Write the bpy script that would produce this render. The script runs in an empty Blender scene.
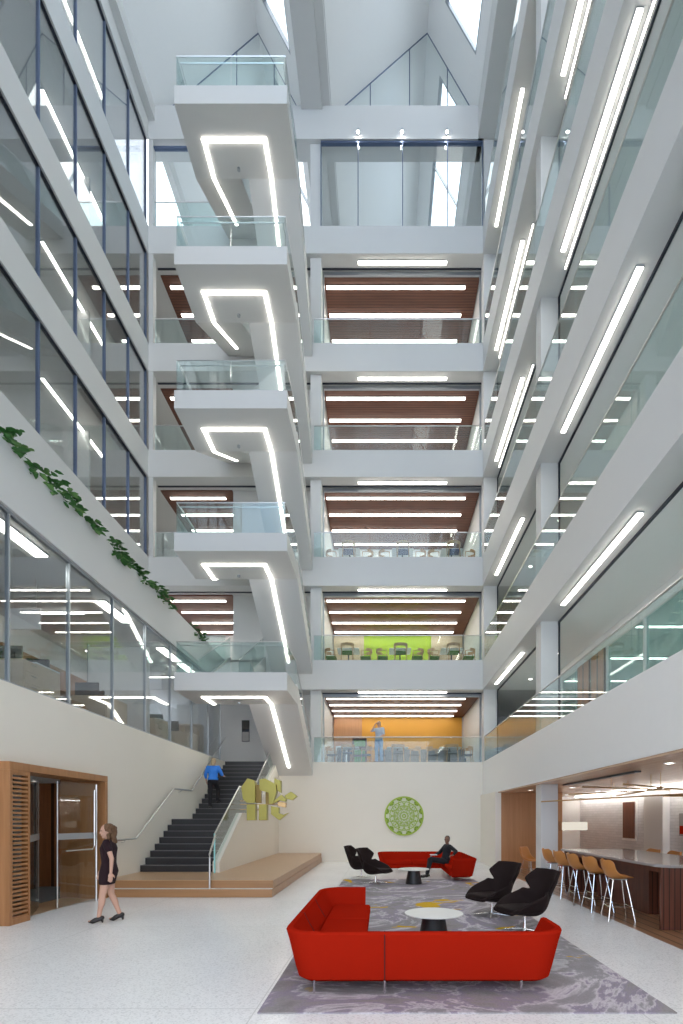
import bpy, bmesh, math, random
from mathutils import Vector, Matrix
random.seed(7)
PI = math.pi
SC = bpy.context.scene
COL = SC.collection
# ------------------------------------------------------------------ camera
F, H, VX, VY = 500.0, 1.70, 382.0, 819.0
cam = bpy.data.cameras.new('camera')
cam.sensor_fit = 'VERTICAL'; cam.sensor_height = 36.0; cam.sensor_width = 24.0
cam.lens = 36.0 * F / 1024.0
cam.shift_x = (341.5 - VX) / 1024.0
cam.shift_y = (VY - 512.0) / 1024.0
cam.clip_start = 0.05; cam.clip_end = 300
camo = bpy.data.objects.new('camera', cam)
camo.location = (0, 0, H); camo.rotation_euler = (PI / 2, 0, 0)
COL.objects.link(camo); SC.camera = camo
# ------------------------------------------------------------------ world, exposure
STRIP = 8.0          # brightness of the linear lamps
WORLD = 2.2
FRONT = 8.5  # lower edge of the unseen light-blocking wall
w = bpy.data.worlds.new('sky'); SC.world = w; w.use_nodes = True
nt = w.node_tree; nt.nodes.clear()
out = nt.nodes.new('ShaderNodeOutputWorld'); bg = nt.nodes.new('ShaderNodeBackground')
tc = nt.nodes.new('ShaderNodeTexCoord'); sx = nt.nodes.new('ShaderNodeSeparateXYZ')
ns = nt.nodes.new('ShaderNodeTexNoise'); ns.inputs['Scale'].default_value = 2.2; ns.inputs['Detail'].default_value = 5
rmp = nt.nodes.new('ShaderNodeValToRGB')
rmp.color_ramp.elements[0].position = 0.36; rmp.color_ramp.elements[0].color = (0.50, 0.70, 1.0, 1)
rmp.color_ramp.elements[1].position = 0.60; rmp.color_ramp.elements[1].color = (1.0, 0.98, 0.97, 1)
nt.links.new(tc.outputs['Generated'], ns.inputs['Vector'])
nt.links.new(ns.outputs['Fac'], rmp.inputs['Fac'])
nt.links.new(rmp.outputs['Color'], bg.inputs['Color'])
bg.inputs['Strength'].default_value = WORLD
nt.links.new(bg.outputs['Background'], out.inputs['Surface'])
vs = SC.view_settings
SC.display_settings.display_device = 'sRGB'
vs.view_transform = 'Standard'; vs.look = 'None'; vs.exposure = 0.66; vs.gamma = 1.0; vs.use_curve_mapping = False
SC.cycles.use_denoising = True
SC.cycles.max_bounces = 10; SC.cycles.diffuse_bounces = 6; SC.cycles.glossy_bounces = 5
SC.cycles.transparent_max_bounces = 32; SC.cycles.transmission_bounces = 6
SC.cycles.caustics_reflective = False; SC.cycles.caustics_refractive = False
SC.cycles.sample_clamp_indirect = 6.0

# ------------------------------------------------------------------ materials
def newmat(name):
    m = bpy.data.materials.new(name); m.use_nodes = True
    nt = m.node_tree
    b = nt.nodes.get('Principled BSDF')
    return m, nt, b
def N(nt, t, **kw):
    n = nt.nodes.new(t)
    for k, v in kw.items():
        if k in n.inputs.keys(): n.inputs[k].default_value = v
        else: setattr(n, k, v)
    return n
def plain(name, col, rough=0.5, metal=0.0, spec=0.5, var=0.04, scale=8.0, bump=0.0, bscale=60.0, sheen=0.0, coat=0.0):
    m, nt, b = newmat(name)
    tc = N(nt, 'ShaderNodeTexCoord'); no = N(nt, 'ShaderNodeTexNoise', Scale=scale, Detail=3.0)
    mp = N(nt, 'ShaderNodeMapRange'); mp.inputs['To Min'].default_value = 1 - var; mp.inputs['To Max'].default_value = 1 + var
    mx = N(nt, 'ShaderNodeMix', data_type='RGBA', blend_type='MULTIPLY'); mx.inputs[0].default_value = 1.0
    mx.inputs[6].default_value = (*col, 1)
    nt.links.new(tc.outputs['Object'], no.inputs['Vector'])
    nt.links.new(no.outputs['Fac'], mp.inputs['Value'])
    nt.links.new(mp.outputs['Result'], mx.inputs[7])
    nt.links.new(mx.outputs[2], b.inputs['Base Color'])
    b.inputs['Roughness'].default_value = rough; b.inputs['Metallic'].default_value = metal
    b.inputs['Specular IOR Level'].default_value = spec
    if sheen: b.inputs['Sheen Weight'].default_value = sheen
    if coat: b.inputs['Coat Weight'].default_value = coat; b.inputs['Coat Roughness'].default_value = 0.08
    if bump:
        n2 = N(nt, 'ShaderNodeTexNoise', Scale=bscale, Detail=2.0); bp = N(nt, 'ShaderNodeBump', Strength=bump, Distance=0.01)
        nt.links.new(tc.outputs['Object'], n2.inputs['Vector']); nt.links.new(n2.outputs['Fac'], bp.inputs['Height'])
        nt.links.new(bp.outputs['Normal'], b.inputs['Normal'])
    return m
def wood(name, c1, c2, rough=0.4, axis='Z', slats=0.0, grain=1.0, slat_axis=None, scale=14.0):
    """grain runs along axis; slats = pitch in metres of dark joints perpendicular to slat_axis"""
    m, nt, b = newmat(name)
    tc = N(nt, 'ShaderNodeTexCoord'); mpg = N(nt, 'ShaderNodeMapping')
    s = {'X': (0.06, 1, 1), 'Y': (1, 0.06, 1), 'Z': (1, 1, 0.06)}[axis]
    mpg.inputs['Scale'].default_value = s
    no = N(nt, 'ShaderNodeTexNoise', Scale=scale, Detail=5.0, Roughness=0.6)
    cr = N(nt, 'ShaderNodeValToRGB')
    cr.color_ramp.elements[0].position = 0.3; cr.color_ramp.elements[0].color = (*c1, 1)
    cr.color_ramp.elements[1].position = 0.7; cr.color_ramp.elements[1].color = (*c2, 1)
    nt.links.new(tc.outputs['Object'], mpg.inputs['Vector']); nt.links.new(mpg.outputs['Vector'], no.inputs['Vector'])
    nt.links.new(no.outputs['Fac'], cr.inputs['Fac'])
    last = cr.outputs['Color']
    if slats:
        sp = N(nt, 'ShaderNodeSeparateXYZ'); nt.links.new(tc.outputs['Object'], sp.inputs['Vector'])
        md = N(nt, 'ShaderNodeMath', operation='PINGPONG'); md.inputs[1].default_value = slats / 2
        nt.links.new(sp.outputs[slat_axis], md.inputs[0])
        lt = N(nt, 'ShaderNodeMath', operation='LESS_THAN'); lt.inputs[1].default_value = slats * 0.09
        nt.links.new(md.outputs[0], lt.inputs[0])
        mx = N(nt, 'ShaderNodeMix', data_type='RGBA'); nt.links.new(lt.outputs[0], mx.inputs[0])
        nt.links.new(last, mx.inputs[6]); mx.inputs[7].default_value = (c1[0] * .25, c1[1] * .25, c1[2] * .25, 1)
        last = mx.outputs[2]
    nt.links.new(last, b.inputs['Base Color']); b.inputs['Roughness'].default_value = rough
    return m
def emit(name, col, s):
    m = bpy.data.materials.new(name); m.use_nodes = True; nt = m.node_tree; nt.nodes.clear()
    o = N(nt, 'ShaderNodeOutputMaterial'); e = N(nt, 'ShaderNodeEmission')
    e.inputs['Color'].default_value = (*col, 1); e.inputs['Strength'].default_value = s
    nt.links.new(e.outputs[0], o.inputs['Surface']); return m
def glass(name, tint=(0.93, 0.97, 0.97), refl=1.0, haze=0.0, hazecol=(0.7, 0.85, 0.85)):
    m = bpy.data.materials.new(name); m.use_nodes = True; nt = m.node_tree; nt.nodes.clear()
    o = N(nt, 'ShaderNodeOutputMaterial'); t = N(nt, 'ShaderNodeBsdfTransparent'); g = N(nt, 'ShaderNodeBsdfGlossy', Roughness=0.0)
    t.inputs['Color'].default_value = (*tint, 1)
    lw = N(nt, 'ShaderNodeLayerWeight'); pw = N(nt, 'ShaderNodeMath', operation='POWER'); pw.inputs[1].default_value = 5.0
    ad = N(nt, 'ShaderNodeMath', operation='MULTIPLY_ADD'); ad.inputs[1].default_value = .95; ad.inputs[2].default_value = .045
    mu = N(nt, 'ShaderNodeMath', operation='MULTIPLY'); mu.inputs[1].default_value = refl; mu.use_clamp = True
    nt.links.new(lw.outputs['Facing'], pw.inputs[0]); nt.links.new(pw.outputs[0], ad.inputs[0]); fr = ad
    mx = N(nt, 'ShaderNodeMixShader')
    nt.links.new(fr.outputs[0], mu.inputs[0]); nt.links.new(mu.outputs[0], mx.inputs[0])
    nt.links.new(t.outputs[0], mx.inputs[1]); nt.links.new(g.outputs[0], mx.inputs[2])
    last = mx.outputs[0]
    if haze:
        d = N(nt, 'ShaderNodeBsdfDiffuse'); d.inputs['Color'].default_value = (*hazecol, 1)
        m2 = N(nt, 'ShaderNodeMixShader'); m2.inputs[0].default_value = haze
        nt.links.new(last, m2.inputs[1]); nt.links.new(d.outputs[0], m2.inputs[2]); last = m2.outputs[0]
    nt.links.new(last, o.inputs['Surface']); return m
def terrazzo():
    m, nt, b = newmat('terrazzo')
    tc = N(nt, 'ShaderNodeTexCoord')
    v = N(nt, 'ShaderNodeTexVoronoi', Scale=70.0); v2 = N(nt, 'ShaderNodeTexNoise', Scale=0.9, Detail=4.0)
    cr = N(nt, 'ShaderNodeValToRGB'); e = cr.color_ramp.elements
    e[0].position = 0.0; e[0].color = (0.73, 0.73, 0.735, 1); e[1].position = 0.5; e[1].color = (0.92, 0.92, 0.925, 1)
    e2 = cr.color_ramp.elements.new(0.22); e2.color = (0.84, 0.84, 0.845, 1)
    nt.links.new(tc.outputs['Object'], v.inputs['Vector']); nt.links.new(tc.outputs['Object'], v2.inputs['Vector'])
    sp = N(nt, 'ShaderNodeSeparateColor'); nt.links.new(v.outputs['Color'], sp.inputs[0]); nt.links.new(sp.outputs[0], cr.inputs['Fac'])
    mp = N(nt, 'ShaderNodeMapRange'); mp.inputs['To Min'].default_value = .9; mp.inputs['To Max'].default_value = 1.06
    nt.links.new(v2.outputs['Fac'], mp.inputs['Value'])
    mx = N(nt, 'ShaderNodeMix', data_type='RGBA', blend_type='MULTIPLY'); mx.inputs[0].default_value = 1
    nt.links.new(cr.outputs['Color'], mx.inputs[6]); nt.links.new(mp.outputs[0], mx.inputs[7])
    br = N(nt, 'ShaderNodeTexBrick', Scale=1.0); br.offset = 0.0
    br.inputs['Brick Width'].default_value = 3.4; br.inputs['Row Height'].default_value = 3.4; br.inputs['Mortar Size'].default_value = 0.006
    nt.links.new(tc.outputs['Object'], br.inputs['Vector'])
    m3 = N(nt, 'ShaderNodeMix', data_type='RGBA'); nt.links.new(br.outputs['Fac'], m3.inputs[0])
    nt.links.new(mx.outputs[2], m3.inputs[6]); m3.inputs[7].default_value = (.68, .68, .68, 1)
    nt.links.new(m3.outputs[2], b.inputs['Base Color']); b.inputs['Roughness'].default_value = 0.2
    b.inputs['Specular IOR Level'].default_value = 0.35
    return m
def rugmat():
    m, nt, b = newmat('swirl_rug')
    tc = N(nt, 'ShaderNodeTexCoord')
    n1 = N(nt, 'ShaderNodeTexNoise', Scale=0.42, Detail=7.0, Roughness=0.62, Distortion=2.2)
    n2 = N(nt, 'ShaderNodeTexNoise', Scale=0.9, Detail=3.0, Roughness=0.5, Distortion=1.2)
    n3 = N(nt, 'ShaderNodeTexNoise', Scale=60.0, Detail=2.0)
    mp = N(nt, 'ShaderNodeMapping'); mp.inputs['Location'].default_value = (5.3, 2.1, 3)
    nt.links.new(tc.outputs['Object'], n1.inputs['Vector']); nt.links.new(tc.outputs['Object'], mp.inputs['Vector'])
    nt.links.new(mp.outputs[0], n2.inputs['Vector']); nt.links.new(tc.outputs['Object'], n3.inputs['Vector'])
    cr = N(nt, 'ShaderNodeValToRGB'); e = cr.color_ramp.elements
    e[0].position = 0.30; e[0].color = (0.20, 0.185, 0.19, 1); e[1].position = 0.72; e[1].color = (0.30, 0.28, 0.29, 1)
    for p, c in ((0.42, (0.32, 0.30, 0.305)), (0.475, (0.31, 0.27, 0.34)), (0.50, (0.60, 0.56, 0.60)), (0.53, (0.33, 0.31, 0.33)), (0.60, (0.28, 0.265, 0.27)), (0.635, (0.48, 0.46, 0.48))):
        k = e.new(p); k.color = (*c, 1)
    nt.links.new(n1.outputs['Fac'], cr.inputs['Fac'])
    c2 = N(nt, 'ShaderNodeValToRGB'); c2.color_ramp.elements[0].position = 0.635; c2.color_ramp.elements[0].color = (0, 0, 0, 1)
    c2.color_ramp.elements[1].position = 0.655; c2.color_ramp.elements[1].color = (1, 1, 1, 1)
    nt.links.new(n2.outputs['Fac'], c2.inputs['Fac'])
    mx = N(nt, 'ShaderNodeMix', data_type='RGBA'); nt.links.new(c2.outputs['Color'], mx.inputs[0])
    nt.links.new(cr.outputs['Color'], mx.inputs[6]); mx.inputs[7].default_value = (0.62, 0.38, 0.03, 1)
    m2 = N(nt, 'ShaderNodeMapRange'); m2.inputs['To Min'].default_value = .8; m2.inputs['To Max'].default_value = 1.2
    nt.links.new(n3.outputs['Fac'], m2.inputs['Value'])
    mm = N(nt, 'ShaderNodeMix', data_type='RGBA', blend_type='MULTIPLY'); mm.inputs[0].default_value = 1
    nt.links.new(mx.outputs[2], mm.inputs[6]); nt.links.new(m2.outputs[0], mm.inputs[7])
    nt.links.new(mm.outputs[2], b.inputs['Base Color']); b.inputs['Roughness'].default_value = 0.95; b.inputs['Specular IOR Level'].default_value = 0.1
    return m
def bricky(name, col, mort, wd, ht):
    m, nt, b = newmat(name)
    tc = N(nt, 'ShaderNodeTexCoord'); mp = N(nt, 'ShaderNodeMapping'); mp.inputs['Rotation'].default_value = (PI / 2, 0, PI / 2)
    br = N(nt, 'ShaderNodeTexBrick', Scale=1.0); br.inputs['Brick Width'].default_value = wd; br.inputs['Row Height'].default_value = ht
    br.inputs['Mortar Size'].default_value = 0.004; br.inputs['Color1'].default_value = (*col, 1); br.inputs['Color2'].default_value = tuple(c * .9 for c in col) + (1,)
    br.inputs['Mortar'].default_value = (*mort, 1)
    sw = N(nt, 'ShaderNodeSeparateXYZ'); cb = N(nt, 'ShaderNodeCombineXYZ')
    nt.links.new(tc.outputs['Object'], sw.inputs[0]); nt.links.new(sw.outputs['Y'], cb.inputs['X']); nt.links.new(sw.outputs['Z'], cb.inputs['Y'])
    nt.links.new(cb.outputs[0], br.inputs['Vector']); nt.links.new(br.outputs['Color'], b.inputs['Base Color'])
    b.inputs['Roughness'].default_value = .8
    return m

M = {}
M['white'] = plain('white_paint', (0.68, 0.68, 0.67), 0.55, var=0.015, scale=1.5)
M['warmwhite'] = plain('warm_white_plaster', (0.82, 0.78, 0.70), 0.6, var=0.02, scale=1.2)
M['soffit'] = plain('soffit_grey_white', (0.66, 0.65, 0.635), 0.6, var=0.015, scale=1.5)
M['roof'] = plain('roof_white', (0.90, 0.90, 0.89), 0.6, var=0.01)
M['hallwhite'] = plain('hall_white_plaster', (0.82, 0.82, 0.805), 0.55, var=0.015)
M['ceil'] = plain('office_ceiling', (0.76, 0.76, 0.75), 0.7, var=0.02)
M['interior'] = plain('office_wall', (0.76, 0.76, 0.755), 0.7, var=0.04, scale=0.7)
M['dark'] = plain('dark_joint', (0.02, 0.025, 0.04), 0.4)
M['mull'] = plain('blue_grey_aluminium', (0.11, 0.15, 0.25), 0.35, metal=0.4)
M['mullw'] = plain('silver_aluminium', (0.42, 0.45, 0.48), 0.35, metal=0.6)
M['steel'] = plain('brushed_steel', (0.62, 0.62, 0.62), 0.28, metal=1.0, var=0.06, scale=30)
M['chrome'] = plain('chrome', (0.8, 0.8, 0.8), 0.12, metal=1.0, var=0.02)
M['glass'] = glass('clear_glass', (0.96, 0.985, 0.985), 1.0, 0.0)
M['rail_glass'] = glass('railing_glass', (0.90, 0.965, 0.96), 1.1, 0.015, (0.75, .92, .95))
M['office_glass'] = glass('office_glass', (0.93, 0.96, 0.97), 2.3)
M['teal_glass'] = glass('teal_glass', (0.76, 0.90, 0.88), 1.2, 0.16, (0.62, .84, .82))
M['glass_edge'] = plain('glass_edge', (0.35, 0.75, 0.80), 0.15)
M['oak'] = wood('light_oak', (0.44, 0.25, 0.12), (0.56, 0.34, 0.18), 0.35, 'X')
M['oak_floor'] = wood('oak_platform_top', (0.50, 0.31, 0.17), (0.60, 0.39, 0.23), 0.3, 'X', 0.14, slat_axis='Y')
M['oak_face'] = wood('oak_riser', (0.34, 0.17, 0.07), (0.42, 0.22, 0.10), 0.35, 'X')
M['portal'] = wood('portal_wood', (0.30, 0.135, 0.05), (0.40, 0.19, 0.08), 0.4, 'Z')
M['panel'] = wood('red_brown_panel', (0.30, 0.105, 0.035), (0.44, 0.17, 0.06), 0.35, 'Z', 0.45, slat_axis='X')
M['panel_y'] = wood('red_brown_panel_y', (0.32, 0.11, 0.035), (0.46, 0.18, 0.06), 0.35, 'Z', 0.45, slat_axis='Y')
M['ceilwood'] = wood('wood_slat_ceiling', (0.12, 0.042, 0.024), (0.20, 0.075, 0.042), 0.5, 'X', 0.12, slat_axis='Y')
M['barceil'] = wood('bar_ceiling_wood', (0.50, 0.33, 0.22), (0.64, 0.45, 0.32), 0.25, 'Y')
M['barfloor'] = wood('bar_floor_wood', (0.27, 0.14, 0.075), (0.37, 0.20, 0.11), 0.3, 'Y', 0.2, slat_axis='X')
M['walnut'] = wood('walnut_slats', (0.085, 0.025, 0.014), (0.17, 0.055, 0.03), 0.4, 'Z', 0.085, slat_axis='X')
M['barpanel'] = wood('bar_wall_wood', (0.42, 0.20, 0.085), (0.50, 0.25, 0.11), 0.4, 'Z', 0.0, slat_axis='X')
M['chairwood'] = wood('chair_wood', (0.40, 0.22, 0.10), (0.55, 0.33, 0.16), 0.4, 'Z')
M['birch'] = wood('pale_birch', (0.55, 0.42, 0.27), (0.66, 0.52, 0.36), 0.45, 'X')
M['terrazzo'] = terrazzo()
M['rug'] = rugmat()
M['brick'] = bricky('pale_brick', (0.66, 0.66, 0.67), (0.46, 0.46, 0.47), 0.3, 0.09)
M['step'] = plain('black_granite', (0.028, 0.028, 0.032), 0.35, var=0.3, scale=60)
M['nosing'] = plain('grey_nosing', (0.16, 0.16, 0.17), 0.4)
M['red'] = plain('red_wool', (0.36, 0.014, 0.005), 1.0, var=0.07, scale=120, bump=0.15, bscale=300, spec=.0)
M['redseam'] = plain('dark_red_seam', (0.10, 0.006, 0.004), 0.9)
M['brown'] = plain('dark_brown_wool', (0.017, 0.0095, 0.009), 0.85, var=0.1, scale=120, bump=0.15, bscale=300, sheen=0.0, spec=.2)
M['tan'] = plain('tan_orange_leather', (0.52, 0.21, 0.05), 0.45, var=0.06, scale=20)
M['tabletop'] = plain('white_table_top', (0.82, 0.82, 0.80), 0.3)
M['black'] = plain('black_lacquer', (0.012, 0.012, 0.014), 0.4)
M['stone'] = plain('grey_quartz', (0.36, 0.35, 0.35), 0.12, var=0.08, scale=40)
M['brass'] = plain('brushed_brass', (0.55, 0.36, 0.17), 0.35, metal=0.9)
M['gold'] = plain('gold_green_enamel', (0.42, 0.37, 0.085), 0.35, metal=0.35, var=0.06)
M['golddark'] = plain('gold_green_side', (0.30, 0.20, 0.05), 0.4, metal=0.3)
M['green'] = plain('lime_enamel', (0.36, 0.50, 0.045), 0.5, var=0.12, scale=5)
M['greendk'] = plain('moss_green_enamel', (0.20, 0.33, 0.015), 0.5)
M['white_en'] = plain('cream_enamel', (0.72, 0.75, 0.62), 0.5)
M['leaf'] = plain('green_leaf', (0.035, 0.13, 0.025), 0.5, var=0.4, scale=6)
M['leaf2'] = plain('pale_green_leaf', (0.12, 0.26, 0.07), 0.5, var=0.3, scale=6)
M['orangewall'] = plain('amber_wall', (0.66, 0.31, 0.025), 0.5, var=0.08, scale=0.8)
M['limewall'] = plain('lime_wall', (0.42, 0.58, 0.02), 0.5, var=0.05)
M['carpet'] = plain('grey_carpet', (0.16, 0.165, 0.17), 0.95, var=0.1, scale=10)
M['greychair'] = plain('grey_upholstery', (0.14, 0.145, 0.155), 0.9)
M['bluechair'] = plain('navy_upholstery', (0.03, 0.05, 0.13), 0.9)
M['greenchair'] = plain('green_upholstery', (0.09, 0.20, 0.02), 0.9)
M['screen'] = plain('dark_screen', (0.01, 0.012, 0.016), 0.15)
M['panelwhite'] = plain('white_laminate', (0.78, 0.78, 0.76), 0.4)
M['skin'] = plain('skin', (0.56, 0.33, 0.245), 0.5, var=0.04)
M['skindk'] = plain('brown_skin', (0.20, 0.095, 0.06), 0.5, var=0.04)
M['hairbrown'] = plain('brown_hair', (0.13, 0.065, 0.03), 0.7, var=0.4, scale=60, bump=.6, bscale=90)
M['hairblonde'] = plain('blonde_hair', (0.48, 0.36, 0.22), 0.6, var=0.3, scale=60)
M['hairblack'] = plain('black_hair', (0.012, 0.01, 0.01), 0.7)
M['dress'] = plain('dark_burgundy_cloth', (0.016, 0.003, 0.007), 0.95)
M['shoe'] = plain('black_leather', (0.012, 0.009, 0.009), 0.35)
M['blueshirt'] = plain('bright_blue_cloth', (0.035, 0.22, 0.75), 0.8)
M['blackcloth'] = plain('black_cloth', (0.012, 0.012, 0.016), 0.85)
M['paleshirt'] = plain('pale_blue_shirt', (0.50, 0.57, 0.66), 0.8)
M['jeans'] = plain('light_blue_denim', (0.20, 0.33, 0.55), 0.8)
M['paper'] = plain('white_paper', (0.8, 0.8, 0.82), 0.6)
M['strip'] = emit('lamp_diffuser', (1.0, 0.95, 0.86), STRIP)
M['cove'] = emit('cove_lamp', (1.0, 0.95, 0.88), STRIP * 1.4)
M['shade'] = emit('lit_lamp_shade', (1.0, 0.93, 0.80), .5)
M['spot'] = emit('spot_lamp', (1.0, 0.98, 0.95), 60)
M['down'] = emit('downlight_lamp', (1.0, 0.95, 0.86), 14)

# ------------------------------------------------------------------ mesh builder
class MB:
    def __init__(s): s.v = []; s.f = []
    def add(s, vs, fs):
        o = len(s.v); s.v += [Vector(p) for p in vs]; s.f += [tuple(i + o for i in f) for f in fs]; return s
    def box(s, x0, x1, y0, y1, z0, z1):
        x0, x1 = min(x0, x1), max(x0, x1); y0, y1 = min(y0, y1), max(y0, y1); z0, z1 = min(z0, z1), max(z0, z1)
        return s.add([(x0, y0, z0), (x1, y0, z0), (x1, y1, z0), (x0, y1, z0), (x0, y0, z1), (x1, y0, z1), (x1, y1, z1), (x0, y1, z1)],
                     [(0, 3, 2, 1), (4, 5, 6, 7), (0, 1, 5, 4), (1, 2, 6, 5), (2, 3, 7, 6), (3, 0, 4, 7)])
    def rbox(s, x0, x1, y0, y1, z0, z1, r=0.02):
        """box with rounded vertical corners and softened top and bottom rims"""
        r = min(r, abs(x1 - x0) / 2 * .95, abs(y1 - y0) / 2 * .95)
        def ring(off, z):
            pts = []
            for cx, cy, a0 in ((x1 - r, y1 - r, 0), (x0 + r, y1 - r, 90), (x0 + r, y0 + r, 180), (x1 - r, y0 + r, 270)):
                for k in range(5):
                    a = math.radians(a0 + k * 22.5); pts.append((cx + (r - off) * math.cos(a), cy + (r - off) * math.sin(a), z))
            return pts
        e = min(r * .5, (z1 - z0) * .4)
        rs = [ring(e, z0), ring(e * .3, z0 + e * .3), ring(0, z0 + e), ring(0, z1 - e), ring(e * .3, z1 - e * .3), ring(e, z1)]
        return s.loft(rs)
    def loft(s, rings, closed=True, caps=True):
        n = len(rings[0]); vs = [p for r in rings for p in r]; fs = []
        m = n if closed else n - 1
        for i in range(len(rings) - 1):
            for j in range(m):
                a = i * n + j; b = i * n + (j + 1) % n
                fs.append((a, b, b + n, a + n))
        if caps and closed:
            fs.append(tuple(reversed(range(n)))); fs.append(tuple((len(rings) - 1) * n + j for j in range(n)))
        return s.add(vs, fs)
    def prism(s, pts, axis, a, b):
        """pts 2D polygon extruded along axis from a to b. X: (y,z)  Y: (x,z)  Z: (x,y)"""
        f = {'X': lambda p, t: (t, p[0], p[1]), 'Y': lambda p, t: (p[0], t, p[1]), 'Z': lambda p, t: (p[0], p[1], t)}[axis]
        n = len(pts)
        return s.add([f(p, a) for p in pts] + [f(p, b) for p in pts],
                     [tuple(reversed(range(n))), tuple(range(n, 2 * n))] + [(i, (i + 1) % n, (i + 1) % n + n, i + n) for i in range(n)])
    def tube(s, pts, r, n=8, r2=None):
        pts = [Vector(p) for p in pts]; rings = []
        for i, p in enumerate(pts):
            d = (pts[min(i + 1, len(pts) - 1)] - pts[max(i - 1, 0)]).normalized()
            up = Vector((0, 0, 1)) if abs(d.z) < .95 else Vector((0, 1, 0))
            a = d.cross(up).normalized(); b = a.cross(d)
            rr = r if r2 is None else r + (r2 - r) * i / (len(pts) - 1)
            rings.append([p + a * math.cos(t) * rr + b * math.sin(t) * rr for t in [2 * PI * k / n for k in range(n)]])
        return s.loft(rings)
    def lathe(s, prof, c=(0, 0, 0), n=32):
        rings = [[(c[0] + r * math.cos(2 * PI * k / n), c[1] + r * math.sin(2 * PI * k / n), c[2] + z) for k in range(n)] for r, z in prof]
        return s.loft(rings)
    def cyl(s, x, y, z0, z1, r, n=20): return s.lathe([(r, z0), (r, z1)], (x, y, 0), n)
    def quad(s, a, b, c, d): return s.add([a, b, c, d], [(0, 1, 2, 3)])
    def build(s, name, mat, parent=None, smooth=False, world=True, mods=None):
        me = bpy.data.meshes.new(name)
        vs = s.v
        xs = [v.x for v in vs]; ys = [v.y for v in vs]; zs = [v.z for v in vs]
        if parent is None:
            off = Vector(((min(xs) + max(xs)) / 2, (min(ys) + max(ys)) / 2, min(zs))); loc = off
        elif world:
            off = wloc(parent); loc = Vector((0, 0, 0))
        else:
            off = Vector((0, 0, 0)); loc = Vector((0, 0, 0))
        me.from_pydata([v - off for v in vs], [], s.f)
        bm = bmesh.new(); bm.from_mesh(me); bmesh.ops.recalc_face_normals(bm, faces=bm.faces); bm.to_mesh(me); bm.free()
        me.materials.append(M[mat] if isinstance(mat, str) else mat)
        if smooth:
            for p in me.polygons: p.use_smooth = True
        o = bpy.data.objects.new(name, me); o.location = loc; COL.objects.link(o)
        if parent is not None: o.parent = parent
        if smooth == 'auto':
            md = o.modifiers.new('edge', 'EDGE_SPLIT'); md.split_angle = math.radians(40)
        return o
def wloc(o):
    v = Vector((0, 0, 0))
    while o is not None: v += Vector(o.location); o = o.parent
    return v
def tag(o, label=None, cat=None, group=None, kind=None):
    if label: o['label'] = label
    if cat: o['category'] = cat
    if group: o['group'] = group
    if kind: o['kind'] = kind
    return o
def empty(name, loc, rz=0.0, label=None, cat=None, group=None, kind=None):
    o = bpy.data.objects.new(name, None); COL.objects.link(o); o.empty_display_size = .1
    o.location = loc; o.rotation_euler = (0, 0, rz)
    return tag(o, label, cat, group, kind)
def dup(root, loc, rz=0.0, label=None, group=None):
    r = root.copy(); COL.objects.link(r); r.location = loc; r.rotation_euler = (0, 0, rz)
    if label: r['label'] = label
    if group: r['group'] = group
    for ch in list(root.children):
        c = ch.copy(); COL.objects.link(c); c.parent = r
        for g in list(ch.children):
            d = g.copy(); COL.objects.link(d); d.parent = c
    return r
def struct(name, mb, mat, label=None, parent=None, smooth=False):
    o = mb.build(name, mat, parent, smooth)
    if parent is None: o['kind'] = 'structure'
    if label: o['label'] = label
    return o
def bevel(o, w=0.01, seg=2):
    md = o.modifiers.new('bevel', 'BEVEL'); md.width = w; md.segments = seg; md.limit_method = 'ANGLE'; return o
def px(x, y, Y): return ((x - VX) * Y / F, Y, H + (VY - y) * Y / F)
# ================================================================== STRUCTURE
YB = 19.76
ZF = {2: 3.95, 3: 7.98, 4: 12.06, 5: 16.28, 6: 20.51, 7: 25.14}     # floor of each storey
ZC = {1: 2.62, 2: 6.82, 3: 10.92, 4: 15.22, 5: 19.40, 6: 24.05, 7: 28.58}   # ceiling of each storey
WORD = {1: 'ground floor', 2: 'second storey', 3: 'third storey', 4: 'fourth storey', 5: 'fifth storey', 6: 'sixth storey', 7: 'top storey'}
Y0 = -4.0
struct('floor', MB().box(-6.15, 3.9, Y0, YB, -.25, 0), 'terrazzo')
struct('floor_bar', MB().box(3.9, 9.0, Y0, 21, -.25, 0.0), 'barfloor')
struct('floor_entry', MB().box(-6.9, -6.15, 5, 13, -.25, 0.0), 'oak_floor')
struct('floor_vestibule', MB().box(-11, -6.9, 5, 13, -.25, 0.0), 'carpet')
# left wall of the hall with the portal opening
b = MB(); b.box(-6.45, -6.15, Y0, 7.9, 0, 3.95); b.box(-6.45, -6.15, 10.8, YB, 0, 3.95); b.box(-6.45, -6.15, 7.9, 10.8, 2.62, 3.95)
struct('wall_left', b, 'warmwhite')
# left : second storey floor, planter band, third storey terrace
struct('floor_left_second', MB().box(-14, -6.45, Y0, YB, 3.45, 3.95), 'carpet')
b = MB(); b.box(-6.21, -6.15, Y0, 20.4, 6.84, 7.92); b.box(-6.55, -6.49, Y0, 20.4, 7.2, 7.92); b.box(-6.49, -6.21, Y0, 20.4, 6.84, 7.74)
b.box(-14, -6.49, Y0, YB, 6.84, 7.70)
struct('floor_left_third', b, 'white')
for n in (4, 5, 6, 7):
    struct('floor_left_%s' % WORD[n].split()[0], MB().box(-14, -9.23, Y0, YB, ZC[n - 1], ZF[n]), 'white')
struct('ceiling_left', MB().box(-14, -9.23, Y0, YB, 28.55, 29.9), 'white')
struct('wall_left_office', MB().box(-14.2, -14, Y0, 25.2, 3.45, 29.9), 'interior')
struct('wall_left_lower_office', MB().box(-11.3, -11.1, Y0, YB, 3.95, 6.84), 'interior')
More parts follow.
